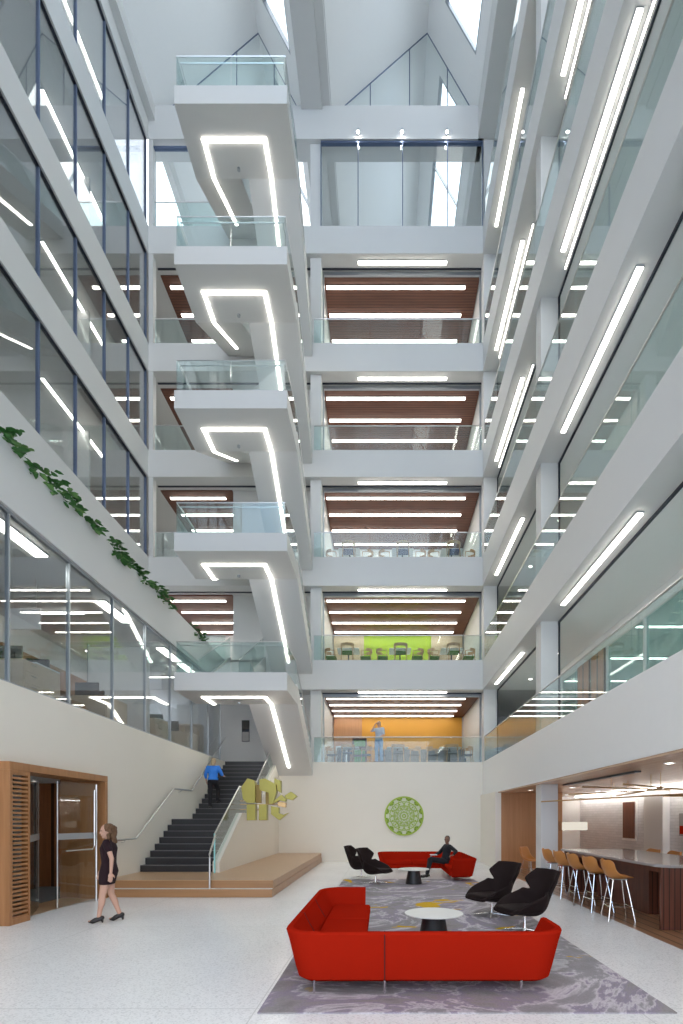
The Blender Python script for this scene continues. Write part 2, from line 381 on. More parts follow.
# back : lobby wall, slabs, rear wall
struct('wall_back', MB().box(-4.17, 3.99, YB, YB + .25, 0, 3.95), 'warmwhite')
struct('floor_back_second', MB().box(-4.17, 9.5, YB + .25, 25, 3.40, 3.95).box(-9.23, -4.17, YB, 25, 3.40, 3.95), 'carpet')
for n in (3, 4, 5, 6, 7):
    struct('floor_back_%s' % WORD[n].split()[0], MB().box(-14 if n > 3 else -9.6, 9.5, YB, 27, ZC[n - 1], ZF[n]), 'white')
struct('wall_rear', MB().box(-14, 10, 25, 25.2, 0, 25.14), 'interior')
struct('wall_rear_top', MB().box(-14, 10, 27, 27.2, 25.14, 33.6), 'roof')
# core and partitions between the rear rooms
for n in (3, 4, 5, 6):
    struct('wall_core_%s' % WORD[n].split()[0], MB().box(-6.13, -2.45, 20.6, 25, ZF[n], ZC[n]), 'white')
struct('wall_core_second', MB().box(-4.9, -2.45, 20.6, 25, ZF[2], ZC[2]), 'white')
struct('wall_stair_landing', MB().box(-9.2, -4.9, 22.4, 22.6, ZF[2], ZC[2]), 'white')
for n in (2, 3, 4, 5, 6):
    struct('wall_partition_%s' % WORD[n].split()[0], MB().box(4.05, 4.12, 20.5, 25, ZF[n], ZC[n]), 'white')
# big cross beam under the roof, end of the hall
struct('trim_cross_beam', MB().box(-9.23, 3.99, YB, YB + .7, 28.58, 29.9), 'white')
# right wing slabs
struct('trim_right_balcony_second', MB().box(3.99, 9.5, Y0, YB, 2.64, 3.95), 'hallwhite')
for n in (3, 4, 5, 6, 7):
    struct('floor_right_%s' % WORD[n].split()[0], MB().box(3.99, 9.5, Y0, YB, ZC[n - 1], ZF[n]), 'white')
struct('ceiling_right', MB().box(3.8, 9.5, Y0, 27, 28.58, 29.9), 'white')
struct('wall_right_office', MB().box(9.5, 9.7, Y0, 25, 2.64, 29.9), 'interior')
struct('ceiling_bar', MB().box(3.995, 8.2, Y0, 21, 2.60, 2.638), 'barceil')
struct('wall_bar', MB().box(8.0, 8.2, Y0, 20.2, 0, 2.60), 'brick')
struct('wall_bar_end', MB().box(6.2, 8.2, 20.2, 20.4, 0, 2.60), 'panelwhite')
struct('wall_bar_wood', MB().box(4.1, 6.2, 17.2, 20.4, 0, 2.598), 'barpanel')
struct('wall_right', MB().box(3.9, 4.1, 17.2, YB, 0, 2.638), 'warmwhite')
struct('trim_bar_pilaster', MB().box(7.80, 8.0, 13.9, 14.9, 0, 2.55), 'white')
# columns
def column(name, x0, x1, y0, y1, first):
    b = MB()
    if first == 1: b.box(x0, x1, y0, y1, 0, 2.6)
    for n in range(2, 8): b.box(x0, x1, y0, y1, ZF[n], ZC[n])
    struct(name, b, 'white')
column('column_right', 4.12, 4.56, 12.96, 13.38, 1)
column('column_right_near', 4.12, 4.56, 6.1, 6.52, 1)
column('column_corner', 4.03, 4.54, YB + .02, YB + .5, 2)
column('column_centre', -2.85, -2.42, YB + .15, YB + .6, 2)
b = MB()
for n in range(3, 8): b.box(-9.23, -9.06, YB + .02, YB + .3, ZF[n], ZC[n])
struct('column_left_corner', b, 'white')

# wood slatted ceilings with dark frames
k = 1
for n in (2, 3, 4, 5, 6):
    z = ZC[n]
    struct('ceiling_wood_centre_%s' % WORD[n].split()[0], MB().box(-2.40, 4.03, 20.55, 24.98, z - .05, z - .002), 'ceilwood')
    b = MB(); b.box(-2.42, 4.3, 20.28, 20.34, z - .035, z); struct('trim_%d' % k, b, 'dark'); k += 1
    b = MB(); b.box(-2.42, 4.05, 20.42, 20.5, z - .14, z); b.box(-2.42, -2.36, 20.42, 20.5, ZF[n], z - .14); b.box(3.98, 4.05, 20.42, 20.5, ZF[n], z - .14)
    struct('trim_%d' % k, b, 'mullw'); k += 1
    if n > 2:
        struct('ceiling_wood_left_%s' % WORD[n].split()[0], MB().box(-9.1, -6.15, 20.55, 24.98, z - .05, z - .002), 'ceilwood')
        b = MB(); b.box(-9.1, -2.9, 20.28, 20.34, z - .035, z); struct('trim_%d' % k, b, 'dark'); k += 1
# dark shadow joint in the corridor ceilings of the right wing + its upright end
for n in (2, 3, 4, 5, 6, 7):
    z = ZC[n]
    b = MB(); b.box(4.56, 4.60, Y0, YB, z - .05, z); b.box(4.565, 4.60, 12.90, 12.96, ZF[n], z - .05); b.box(4.545, 4.58, YB - .05, YB, ZF[n], z - .05)
    struct('trim_%d' % k, b, 'dark'); k += 1
    struct('ceiling_corridor_%s' % WORD[n].split()[0], MB().box(4.62, 6.11, Y0, YB, z - .02, z - .002), 'roof')
    # partition head above the office glass
    struct('wall_right_head_%s' % WORD[n].split()[0], MB().box(6.12, 6.25, Y0, YB, ZF[n] + 2.5, z), 'roof')

# second storey coloured walls and panels at the rear
struct('wall_rear_amber', MB().box(-1.0, 3.98, 24.9, 24.99, ZF[2], ZC[2] - .06), 'orangewall')
struct('wall_rear_wood_second', MB().box(-2.4, -1.0, 24.85, 24.99, ZF[2], ZC[2] - .06), 'barpanel')
struct('wall_rear_lime', MB().box(-.9, 2.45, 24.9, 24.99, ZF[3], ZC[3] - .06), 'limewall')
struct('wall_rear_wood_third', MB().box(-2.4, -.9, 24.85, 24.99, ZF[3], ZC[3] - .06), 'birch')
struct('wall_rear_wood_third_right', MB().box(2.45, 4.0, 24.85, 24.99, ZF[3], ZC[3] - .06), 'birch')

# ------------------------------------------------------------------ roof : two saw-tooth gables glazed on their steep right side
def gable(tagname, xl, xa, xr, ze=29.9, za=33.3):
    b = MB(); b.prism([(xl, ze), (xa, za), (xa, za + .18), (xl, ze + .18)], 'Y', Y0, 27)
    struct('ceiling_roof_%s' % tagname, b, 'roof')
    P = lambda s: (xa + (xr - xa) * s, za + (ze - za) * s)
    b = MB(); t = .16
    def strip(s0, s1, y0, y1, th=t):
        a, c = P(s0), P(s1); b.prism([a, c, (c[0] + th, c[1] + .05), (a[0] + th, a[1] + .05)], 'Y', y0, y1)
    strip(0, .28, Y0, 27); strip(.86, 1.0, Y0, 27)
    wins = [(-3.2, 3.6), (5.2, 11.0), (12.8, 18.77), (20.6, 26.3)]
    ed = Y0
    for y0, y1 in wins: strip(.28, .86, ed, y0); ed = y1
    strip(.28, .86, ed, 27)
    struct('wall_roof_%s' % tagname, b, 'roof')
    for i, (y0, y1) in enumerate(wins):
        g = MB(); a, c = P(.29), P(.85)
        g.prism([(a[0] + .07, a[1]), (c[0] + .07, c[1]), (c[0] + .085, c[1]), (a[0] + .085, a[1])], 'Y', y0, y1)
        o = struct('window_roof_%s_%s' % (tagname, 'abcd'[i]), g, 'glass')
        f = MB()
        for (s0, s1, ya, yb) in ((.28, .295, y0, y1), (.845, .86, y0, y1), (.28, .86, y0, y0 + .06), (.28, .86, y1 - .06, y1), (.28, .86, (y0 + y1) / 2 - .03, (y0 + y1) / 2 + .03)):
            a, c = P(s0), P(s1); f.prism([a, c, (c[0] + .12, c[1]), (a[0] + .12, a[1])], 'Y', ya, yb)
        f.build('window_frame', 'mullw', o)
    # glazed gable end
    f = MB(); e = YB + .35
    f.tube([(xl, e, ze), (xa, e, za), (xr, e, ze)], .022, 6)
    for q in (.27, .54, .80):
        x = xl + (xr - xl) * q
        z = ze + (za - ze) * ((x - xl) / (xa - xl) if x < xa else (xr - x) / (xr - xa)); f.tube([(x, e, ze - .01), (x, e, z)], .02, 6)
    o = MB().prism([(xl, ze), (xr, ze), (xa, za)], 'Y', e - .01, e + .01).build('window_gable_%s' % tagname, 'glass'); o['kind'] = 'structure'
    f.build('window_frame', 'mull', o)
struct('light_block_front', MB().box(-14, 9.7, Y0 - .2, Y0, FRONT, FRONT + 10), 'white')  # unseen band of wall behind the camera, added to cut front light
gable('left', -8.97, -4.98, -3.18)
gable('right', -2.05, 1.82, 3.80)
struct('trim_roof_beam', MB().box(-3.18, -2.36, Y0, 27, 29.75, 30.6).box(-2.36, -2.0, Y0, 27, 29.92, 30.1), 'white')
struct('trim_roof_eave_left', MB().box(-9.23, -8.97, Y0, 27, 29.3, 30.2), 'white')

# ------------------------------------------------------------------ left glazing
MY = [19.70, 18.35, 16.78, 15.20, 13.55, 11.95, 10.35, 8.75, 7.15, 5.55, 3.95, 2.35, .75, -.85, -2.45, -3.95]
def glazing(name, X, ys, z0, z1, mat, mm, d=.10, wd=.05, label=None, door=None):
    root = empty(name, (X, (ys[0] + ys[-1]) / 2, z0), kind='structure', label=label)
    b = MB()
    for a, c in zip(ys[:-1], ys[1:]): b.box(X - .012, X + .012, c + wd / 2, a - wd / 2, z0 + .04, z1 - .05)
    b.build('pane', mat, root)
    b = MB(); b.box(X - d / 2, X + d / 2, ys[-1], ys[0], z1 - .05, z1); b.box(X - d / 2, X + d / 2, ys[-1], ys[0], z0, z0 + .04)
    b.build('window_frame', 'dark' if mm == 'mull' else mm, root)
    for y in ys: MB().box(X - d / 2, X + d / 2, y - wd / 2, y + wd / 2, z0 + .04, z1 - .05).build('mullion', mm, root)
    return root
for n in (4, 5, 6, 7):
    glazing('window_%d' % (n - 3), -9.33, MY, ZF[n], ZC[n] if n < 7 else 28.5, 'office_glass', 'mull')
glazing('window_5', -9.33, MY, 7.70, ZC[3], 'office_glass', 'mull')
MY2 = [19.20, 17.9, 16.36, 14.70, 13.14, 11.56, 9.94, 8.33, 6.75, 5.17, 3.6, 2.0, .4, -1.2, -2.8]
glazing('window_6', -6.24, MY2, 3.95, 6.84, 'office_glass', 'mullw', d=.07, wd=.035)
# right wing office glass with timber doors on the second storey
MY3 = [19.7, 18.4, 17.1, 15.65, 14.65, 13.66, 11.7, 9.8, 7.9, 6.0, 4.1, 2.2, .3, -1.6, -3.5]
for n in (2, 3, 4, 5, 6, 7):
    glazing('window_%d' % (n + 5), 6.18, MY3, ZF[n], ZF[n] + 2.5, 'teal_glass', 'panelwhite', wd=.09)
    for j, (a, c) in enumerate(((14.6, 13.7), (15.6, 14.7))):
        o = bevel(MB().box(6.09, 6.13, c, a, ZF[n], ZF[n] + 2.45).build('door_%d' % (n * 2 + j), 'panel_y'), .006); o['kind'] = 'structure'
        MB().tube([(6.05, c + .12, ZF[n] + .95), (6.05, c + .12, ZF[n] + 1.15)], .012).build('door_handle', 'steel', o)
# top storey rear glass wall
root = empty('window_14', (.9, YB + .1, ZF[7]), kind='structure')
b = MB()
xs = [-2.42, -.95, .82, 2.6, 3.99]
for a, c in zip(xs[:-1], xs[1:]): b.box(a + .02, c - .02, YB + .09, YB + .115, ZF[7], 28.5)
b.build('pane', 'glass', root)
for x in xs: MB().box(x - .015, x + .015, YB + .05, YB + .16, ZF[7], 28.5).build('mullion', 'mull', root)
MB().box(-2.42, 3.99, YB + .04, YB + .17, 28.5, 28.57).build('window_frame', 'mull', root)
root = empty('window_15', (-7.6, YB + .1, ZF[7]), kind='structure')
b = MB(); b.box(-9.0, -6.2, YB + .09, YB + .115, ZF[7], 28.3); b.build('pane', 'glass', root)
MB().box(-9.05, -6.15, YB + .04, YB + .17, 28.3, 28.36).build('window_frame', 'mull', root)

# ------------------------------------------------------------------ portal (vestibule with glass doors)
root = empty('door_1', (-6.03, 9.3, 0), kind='structure', label='timber entrance portal with slatted side and glass doors in left wall')
b = MB(); b.box(-6.45, -5.9, 7.92, 10.76, 2.49, 2.62); b.box(-6.45, -5.9, 7.92, 7.99, 0.0, 2.49); b.box(-6.45, -5.9, 10.66, 10.76, 0.0, 2.49)
bevel(b.build('door_frame', 'portal', root), .006)
b = MB()
for i in range(34): b.box(-6.02, -5.92, 7.99, 8.36, .09 + i * .0705, .125 + i * .0705)
b.build('slat_screen', 'portal', root)
b = MB(); b.box(-6.03, -5.91, 8.36, 8.40, 0, 2.49); b.box(-6.03, -5.91, 7.99, 8.36, 0, .09); b.box(-6.03, -5.91, 7.99, 8.36, 2.44, 2.49); b.build('screen_frame', 'portal', root)
def leaf(y0, y1, x0, x1, hinge):
    """glass door leaf between two plan points"""
    d = Vector((x1 - x0, y1 - y0, 0)); n = Vector((-d.y, d.x, 0)).normalized() * .012
    b = MB(); p = Vector((x0, y0, 0)); q = Vector((x1, y1, 0))
    b.add([p - n, q - n, q + n, p + n] + [v + Vector((0, 0, 2.42)) for v in (p - n, q - n, q + n, p + n)], [(0, 1, 2, 3), (4, 5, 6, 7), (0, 1, 5, 4), (1, 2, 6, 5), (2, 3, 7, 6), (3, 0, 4, 7)])
    o = b.build('glass_leaf', 'glass', root)
    e = MB(); u = d.normalized() * .03
    e.tube([p, p + Vector((0, 0, 2.42))], .02, 8); e.tube([q, q + Vector((0, 0, 2.42))], .012, 8)
    e.build('leaf_edge', 'steel', o)
    h = MB(); a = p + (q - p) * (.88 if hinge == 0 else .12); z = 1.08; c = p + (q - p) * (.15 if hinge == 0 else .85)
    h.tube([a + n * 5 + Vector((0, 0, 2.3)), a + n * 5 + Vector((0, 0, z + .08)), a * .93 + c * .07 + n * 5 + Vector((0, 0, z)), c + n * 5 + Vector((0, 0, z))], .014, 8)
    h.build('pull_bar', 'steel', o)
    k = MB(); nn = n * 1.2; z0, z1 = 1.30, 1.42
    k.add([p - nn + Vector((0, 0, z0)), q - nn + Vector((0, 0, z0)), q + nn + Vector((0, 0, z0)), p + nn + Vector((0, 0, z0)), p - nn + Vector((0, 0, z1)), q - nn + Vector((0, 0, z1)), q + nn + Vector((0, 0, z1)), p + nn + Vector((0, 0, z1))],
          [(0, 1, 2, 3), (4, 5, 6, 7), (0, 1, 5, 4), (1, 2, 6, 5), (2, 3, 7, 6), (3, 0, 4, 7)])
    k.build('frosted_band', 'mullw', o)
leaf(8.46, 9.72, -5.98, -6.68, 0)
leaf(10.45, 9.55, -5.97, -6.20, 1)
struct('wall_vestibule_far', MB().box(-6.95, -6.45, 10.80, 10.9, 0, 2.6), 'portal')
struct('wall_vestibule_left', MB().box(-11, -10.9, 5, 13, 0, 2.6), 'interior')
struct('wall_vestibule_red', MB().box(-8.75, -6.95, 12.6, 12.7, 0, 2.6), 'panel')
struct('wall_vestibule_near', MB().box(-11, -6.45, 7.7, 7.85, 0, 2.6), 'interior')
struct('wall_vestibule_end', MB().box(-11, -8.6, 12.9, 13, 0, 2.6), 'interior')
struct('ceiling_vestibule', MB().box(-11, -6.45, 5, 13, 2.6, 2.66), 'ceil')

# ------------------------------------------------------------------ wooden platform and main stair
root = empty('timber_platform', (-4.2, 15, 0), label='low two step oak platform at the foot of the dark staircase', cat='platform')
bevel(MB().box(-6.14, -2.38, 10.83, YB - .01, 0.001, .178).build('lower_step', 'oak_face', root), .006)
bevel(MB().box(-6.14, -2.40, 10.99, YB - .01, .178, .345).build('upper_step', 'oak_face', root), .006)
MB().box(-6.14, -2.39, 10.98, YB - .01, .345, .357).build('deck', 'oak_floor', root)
MB().box(-6.13, -2.39, 10.84, 10.98, .178, .184).build('nosing_strip', 'tabletop', root)
ST = empty('staircase', (-5.2, 16, .357), label='straight black granite staircase with glass balustrade rising along left wall', cat='staircase')
R1, T1, NZ = .1679, .27, .357
pts = []; nos = MB(); y = 12.70; z = NZ
steps = []
pts.append((y, z))
for i in range(8):
    z += R1; pts.append((y, z)); steps.append((y, z))
    if i < 7: y += T1; pts.append((y, z))
y = 16.2; pts.append((y, z)); R2 = (3.95 - z) / 13.0; T2 = .28
for i in range(13):
    z += R2; pts.append((y, z)); steps.append((y, z))
    if i < 12: y += T2; pts.append((y, z))
pts.append((YB, z)); 
ytop = y
low = [(YB, 3.3), (16.5, 1.2), (14.9, 1.2), (12.95, NZ)]
bs = MB().prism(pts + [(YB, .357)], 'X', -6.14, -4.25); bs.build('steps', 'step', ST)
for (yy, zz) in steps: MB().box(-6.13, -4.26, yy - .012, yy + .02, zz - .012, zz + .004).build('nosing', 'nosing', ST)
# white stringer wall on the right of the stair, solid to the platform
sw = [(12.55, .357), (12.55, .62), (14.6, 1.88), (16.2, 1.88), (19.6, 4.05), (YB - .005, 4.05), (YB - .005, .357)]
MB().prism(sw, 'X', -4.25, -4.08).build('stringer_wall', 'warmwhite', ST)
def slope_glass(parent, X, pts, h, th=.02, mat='rail_glass', rail=True, name='glass_panel', r=.02):
    for (a, c) in zip(pts[:-1], pts[1:]):
        MB().prism([(a[0], a[1]), (c[0], c[1]), (c[0], c[1] + h), (a[0], a[1] + h)], 'X', X - th / 2, X + th / 2).build(name, mat, parent)
    if rail:
        MB().tube([(X, p[0], p[1] + h) for p in pts], r, 8).build('top_rail', 'steel', parent)
slope_glass(ST, -4.165, [(12.45, .40), (14.6, 1.72), (16.2, 1.74), (19.6, 3.95)], .93)
b = MB(); b.prism([(12.42, .357), (12.46, .357), (12.46, 1.34), (12.42, 1.34)], 'X', -4.18, -4.15); b.build('glass_edge', 'glass_edge', ST)
MB().tube([(-3.76, 10.91, .18), (-3.76, 10.91, .86), (-3.79, 10.98, .92), (-4.14, 12.42, 1.30)], .022, 8).build('handrail', 'steel', ST)
MB().tube([(-6.05, 11.2, 1.22), (-6.05, 12.3, 1.22), (-6.05, 14.5, 2.58), (-6.05, 15.9, 2.60), (-6.05, 19.3, 4.85)], .022, 8).build('handrail', 'steel', ST)
b = MB()
for yy, zz in ((11.8, 1.22), (13.4, 1.9), (15.1, 2.58), (17.6, 3.7)): MB().tube([(-6.05, yy, zz), (-6.08, yy, zz - .06), (-6.15, yy, zz - .07)], .008, 6).build('rail_bracket', 'steel', ST)
# framed picture on the landing wall
X, Y, Z = px(245.5, 741.5, 22.35)
root = empty('picture', (X, 22.37, Z), label='dark framed picture on white wall at top of staircase', cat='picture')
MB().box(X - .17, X + .17, 22.36, 22.399, Z, Z + .95).build('picture_frame', 'dark', root)
MB().box(X - .15, X + .15, 22.35, 22.362, Z + .02, Z + .42).build('picture_print', 'stone', root)
MB().box(X - .15, X + .15, 22.35, 22.362, Z + .55, Z + .93).build('picture_print', 'screen', root)
# ================================================================== SCISSOR STAIRS
LAND = {2: 5.97, 3: 10.03, 4: 14.18, 5: 18.37, 6: 23.05}
def scissor(n):
    zt = LAND[n]; zs = zt - .53; z0 = ZF[n]; z1 = ZF[n + 1]
    xl, xr, xm0, xm1 = -6.05, -2.76, -4.6, -4.33
    ya, yb, ye = 14.55, 16.26, YB - .01
    t = empty('scissor_stair', ((xl + xr) / 2, ya, zt), cat='staircase',
              label={2: 'lowest white scissor stair unit with landing above the black staircase', 3: 'second lowest white scissor stair unit of the hanging tower',
                     4: 'middle white scissor stair unit of the hanging tower', 5: 'second highest white scissor stair unit of the tower', 6: 'topmost white scissor stair unit below the roof'}[n])
    ld = MB().box(xl, xr, ya, yb, zs, zt).build('landing', 'white', t)
    # thin soffit lining is the same body; flights
    def flight(x0, x1, za, zb, soff_b, up):
        # za landing level, zb floor level at ye; steps
        k = 12; pts = [(yb, zs), (yb, za)]
        dz = (zb - za) / k; dy = (ye - yb) / (k - 1) if k > 1 else 0
        if up:
            pts = [(yb, zs)]; y, z = yb, za; pts.append((y, z))
            for i in range(k):
                z += dz; pts.append((y, z))
                if i < k - 1: y += dy; pts.append((y, z))
            pts.append((ye, soff_b))
        else:
            pts = [(yb, zs), (yb, za)]; y, z = yb, za
            for i in range(k - 1):
                y += dy; pts.append((y, z)); z += dz; pts.append((y, z))
            pts.append((ye, soff_b))
        return MB().prism(pts, 'X', x0, x1)
    flight(xl - .06 * 0, xm0, zt, z1, zs + (z1 - zt), True).build('ascending_flight', 'white', t)
    flight(xm1, xr, zt, z0, z0 - .54, False).build('descending_flight', 'white', t)
    slU = (z1 - zt) / (ye - yb); slD = (z0 - .54 - zs) / (ye - yb)
    # stringers as upstands on both sides of each flight
    for x0, x1, za, zb in ((xl - .01, xl + .07, zt, z1), (xm0 - .07, xm0 + .01, zt, z1)):
        MB().prism([(yb, zs + .02), (yb, za + .12), (ye, zb + .12), (ye, zs + .02 + (z1 - zt))], 'X', x0, x1).build('stringer', 'white', t)
    for x0, x1 in ((xm1 - .01, xm1 + .07), (xr - .07, xr + .01)):
        MB().prism([(yb, zs + .02), (yb, zt + .12), (ye, z0 + .12), (ye, z0 - .53)], 'X', x0, x1).build('stringer', 'white', t)
    # light strip under the landing and along both soffits
    e = .03; wdt = .09; yl = 15.33
    b = MB(); b.box(-5.52, -3.53, yl - wdt / 2, yl + wdt / 2, zs - e, zs)
    yu = 18.8
    for X, sl, y1 in ((-5.46, slU, yu if n > 3 else 18.2), (-3.59, slD, 19.25)):
        h = (y1 - yb) * sl
        b.prism([(yl, zs - e), (yb, zs - e), (y1, zs + h - e), (y1, zs + h + .0), (yb, zs + .0), (yl, zs + .0)], 'X', X - .045, X + .045)
    b.build('light_strip', 'strip', t)
    # glass guard round the landing
    h = .90
    for x0, x1 in ((xl + .08, (xl + xr) / 2 - .01), ((xl + xr) / 2 + .01, xr - .08)):
        MB().box(x0, x1, ya + .03, ya + .045, zt + .002, zt + h).build('glass_panel', 'rail_glass', t)
    for x in (xl + .06, xr - .06):
        MB().box(x - .008, x + .008, ya + .03, yb, zt + .002, zt + h).build('glass_panel', 'rail_glass', t)
    b = MB(); b.tube([(xl + .06, yb, zt + h), (xl + .06, ya + .04, zt + h), (xr - .06, ya + .04, zt + h), (xr - .06, yb, zt + h)], .018, 6)
    b.build('top_rail', 'steel', t)
    b = MB(); b.tube([(xl + .14, yb, zt + .82), (xl + .14, ya + .12, zt + .82), (xr - .14, ya + .12, zt + .82), (xr - .14, yb, zt + .82)], .02, 6)
    b.build('handrail', 'steel', t)
    def sg(X, za, zb):
        MB().prism([(yb, za + .12), (ye, zb + .12), (ye, zb + h), (yb, za + h)], 'X', X - .008, X + .008).build('glass_panel', 'rail_glass', t)
        MB().tube([(X, yb, za + h), (X, ye, zb + h)], .018, 6).build('top_rail', 'steel', t)
    sg(xl + .05, zt, z1); sg(xm0 - .05, zt, z1); sg(xm1 + .05, zt, z0); sg(xr - .05, zt, z0)
    b = MB(); b.cyl((xm0 + xm1) / 2 - .12, yb - .25, zs - .05, zs, .05, 12); b.build('sprinkler', 'mullw', t)
    return t
for n in (2, 3, 4, 5, 6): scissor(n)

# ================================================================== BALCONY RAILINGS
def railing(name, p0, p1, z, label, group=None, h=.98, pw=2.25, mat='rail_glass'):
    a = Vector((p0[0], p0[1], z)); c = Vector((p1[0], p1[1], z)); d = c - a; L = d.length; d.normalize(); n = Vector((-d.y, d.x, 0)) * .008
    t = empty(name, (a + c) / 2, label=label, cat='railing', group=group)
    k = max(1, round(L / pw)); s = L / k
    for i in range(k):
        p = a + d * (i * s + .008); q = a + d * ((i + 1) * s - .008); zz = Vector((0, 0, h))
        MB().add([p - n, q - n, q + n, p + n, p - n + zz, q - n + zz, q + n + zz, p + n + zz], [(0, 1, 2, 3), (4, 5, 6, 7), (0, 1, 5, 4), (1, 2, 6, 5), (2, 3, 7, 6), (3, 0, 4, 7)]).build('glass_panel', mat, t)
    MB().tube([a + Vector((0, 0, h + .015)), c + Vector((0, 0, h + .015))], .02, 8).build('top_rail', 'steel', t)
    return t
for n in (2, 3, 4, 5, 6, 7):
    railing('glass_railing', (4.04, -3.5), (4.04, 19.7), ZF[n], 'long glass railing along right balcony of the %s' % WORD[n])
    if n < 7: railing('glass_railing', (-2.70, YB + .05), (3.97, YB + .05), ZF[n], 'glass railing across back balcony of the %s right of stairs' % WORD[n])
    if n > 2: railing('glass_railing', (-9.0, YB + .05), (-6.2, YB + .05), ZF[n], 'short glass railing on back balcony of the %s left of stairs' % WORD[n], mat='rail_glass')

# ================================================================== LINEAR LAMPS
def lamp_proto(L, wd=.12, hh=.05, along='X', mat='strip'):
    t = empty('linear_light', (0, 0, 0))
    if along == 'X':
        MB().box(-L / 2 - .01, L / 2 + .01, -wd / 2 - .012, wd / 2 + .012, -.03, 0).build('housing', 'mullw', t, world=False)
        MB().box(-L / 2, L / 2, -wd / 2, wd / 2, -hh, -.028).build('diffuser', mat, t, world=False)
    else:
        MB().box(-wd / 2 - .012, wd / 2 + .012, -L / 2 - .01, L / 2 + .01, -.03, 0).build('housing', 'mullw', t, world=False)
        MB().box(-wd / 2, wd / 2, -L / 2, L / 2, -hh, -.028).build('diffuser', mat, t, world=False)
    t['category'] = 'light'
    return t
class Lamps:
    def __init__(s, L, along, group=None, mat='strip', wd=.12): s.p = lamp_proto(L, wd=wd, along=along, mat=mat); s.used = False; s.g = group
    def put(s, x, y, z, label, group=None):
        if not s.used: s.used = True; o = s.p; o.location = (x, y, z)
        else: o = dup(s.p, (x, y, z))
        o['label'] = label; o['group'] = group or s.g
        return o
ROW = ['nearest', 'second', 'third', 'farthest']
LC = Lamps(5.8, 'X', 'linear lamps in the timber ceilings behind the back balconies')
LL = Lamps(2.3, 'X', 'linear lamps in the timber ceilings left of the stair tower')
LS = Lamps(3.55, 'X', 'linear lamps under the back balconies')
LR = Lamps(3.55, 'Y', 'linear lamps under the right balconies', wd=.105)
for n in (2, 3, 4, 5, 6):
    for i, y in enumerate((20.95, 22.1, 23.3, 24.45)):
        LC.put(.58, y, ZC[n] - .053, '%s lamp row in timber ceiling of %s back room' % (ROW[i], WORD[n]))
        if n > 2: LL.put(-7.7, y, ZC[n] - .053, '%s short lamp row in timber ceiling of %s left back room' % (ROW[i], WORD[n]))
    LS.put(.82, 20.06, ZC[n], 'white linear lamp on soffit in front of %s timber ceiling' % WORD[n])
for n in (2, 3, 4, 5, 6):
    for i, y in enumerate((17.05, 10.1, 3.1)):
        LR.put(4.3, y, ZC[n], 'linear lamp on %s right balcony soffit, %s' % (WORD[n], ['near the back corner', 'middle bay', 'nearest bay overhead'][i]))
LT = Lamps(4.3, 'Y', 'thin glowing strips for lamp reflections on the upper right balconies', wd=.03)  # added glowing strips imitate the soffit lamps mirrored in glass
for n in (4, 5):
    for i, y in enumerate((17.0, 10.1)): LT.put(4.49, y, ZC[n], 'thin glowing strip for lamp reflection on %s right balcony soffit, %s' % (WORD[n], ['far bay', 'near bay'][i]))
LX = Lamps(3.3, 'X', 'added office ceiling lamps of the right wing', wd=.08)  # lamps added close to the glass to brighten the corridor ceilings
LZ = Lamps(3.4, 'Y', 'office ceiling lamps of the left wing', wd=.09)
DEEP = ['at the far end', 'second from the far end', 'third from the far end', 'fourth from the far end', 'fifth from the far end', 'sixth from the far end']
for n in (2, 3, 4, 5, 6, 7):
    for i, y in enumerate((18.4, 15.8, 13.2, 10.6, 8.0)):
        LX.put(7.9, y, ZC[n] - .01, 'slim added lamp in right %s office ceiling %s' % (WORD[n], DEEP[i]))
for n in (3, 4, 5, 6, 7):
    for i, (x, y) in enumerate(((-10.4, 17.0), (-12.3, 16.2), (-10.4, 9.4), (-12.3, 8.2))):
        LZ.put(x, y, (ZC[n] if n < 7 else 28.55), 'slim lamp in left %s office ceiling, %s' % (WORD[n], ['far end beside the glass', 'far end deep inside', 'near end beside the glass', 'near end deep inside'][i]))
LW = Lamps(1.6, 'X', 'office ceiling lamps behind the long lower glass wall', wd=.06)
for i, y in enumerate((18.0, 15.2, 12.4)):
    LW.put(-8.2, y, 6.84, 'slim lamp in left second storey office ceiling %s' % DEEP[i])
# bright perimeter lamps just behind the lower left glass
LP = Lamps(1.25, 'Y', 'wide perimeter lamps behind the lower left glass', wd=.24)
for i, y in enumerate((17.1, 15.55, 12.35, 9.1)):
    LP.put(-6.62, y, 6.84, 'wide bright lamp just behind lower left glass, %s' % ['farthest', 'second farthest', 'second nearest', 'nearest'][i])
# three spot lamps on the cross beam
sp0 = None
for i, xx in enumerate((358, 402, 447)):
    X, Y, Z = px(xx, 131, YB - .12)
    if sp0 is None:
        sp0 = empty('spot_light', (X, Y, Z), cat='light')
        MB().lathe([(.0, .07), (.05, .065), (.06, -.03), (.05, -.03), (.0, .0)], n=16).build('lamp_body', 'mullw', sp0, world=False)
        MB().lathe([(.0, -.03), (.04, -.03), (.045, -.04), (0, -.055)], n=16).build('lamp_lens', 'spot', sp0, world=False)
        MB().box(-.015, .015, .02, .12, -.01, .03).build('bracket', 'mullw', sp0, world=False); o = sp0
    else: o = dup(sp0, (X, Y, Z))
    o['label'] = '%s star-bright spot lamp on the top cross beam' % ['left', 'middle', 'right'][i]; o['group'] = 'spot lamps on the top cross beam'
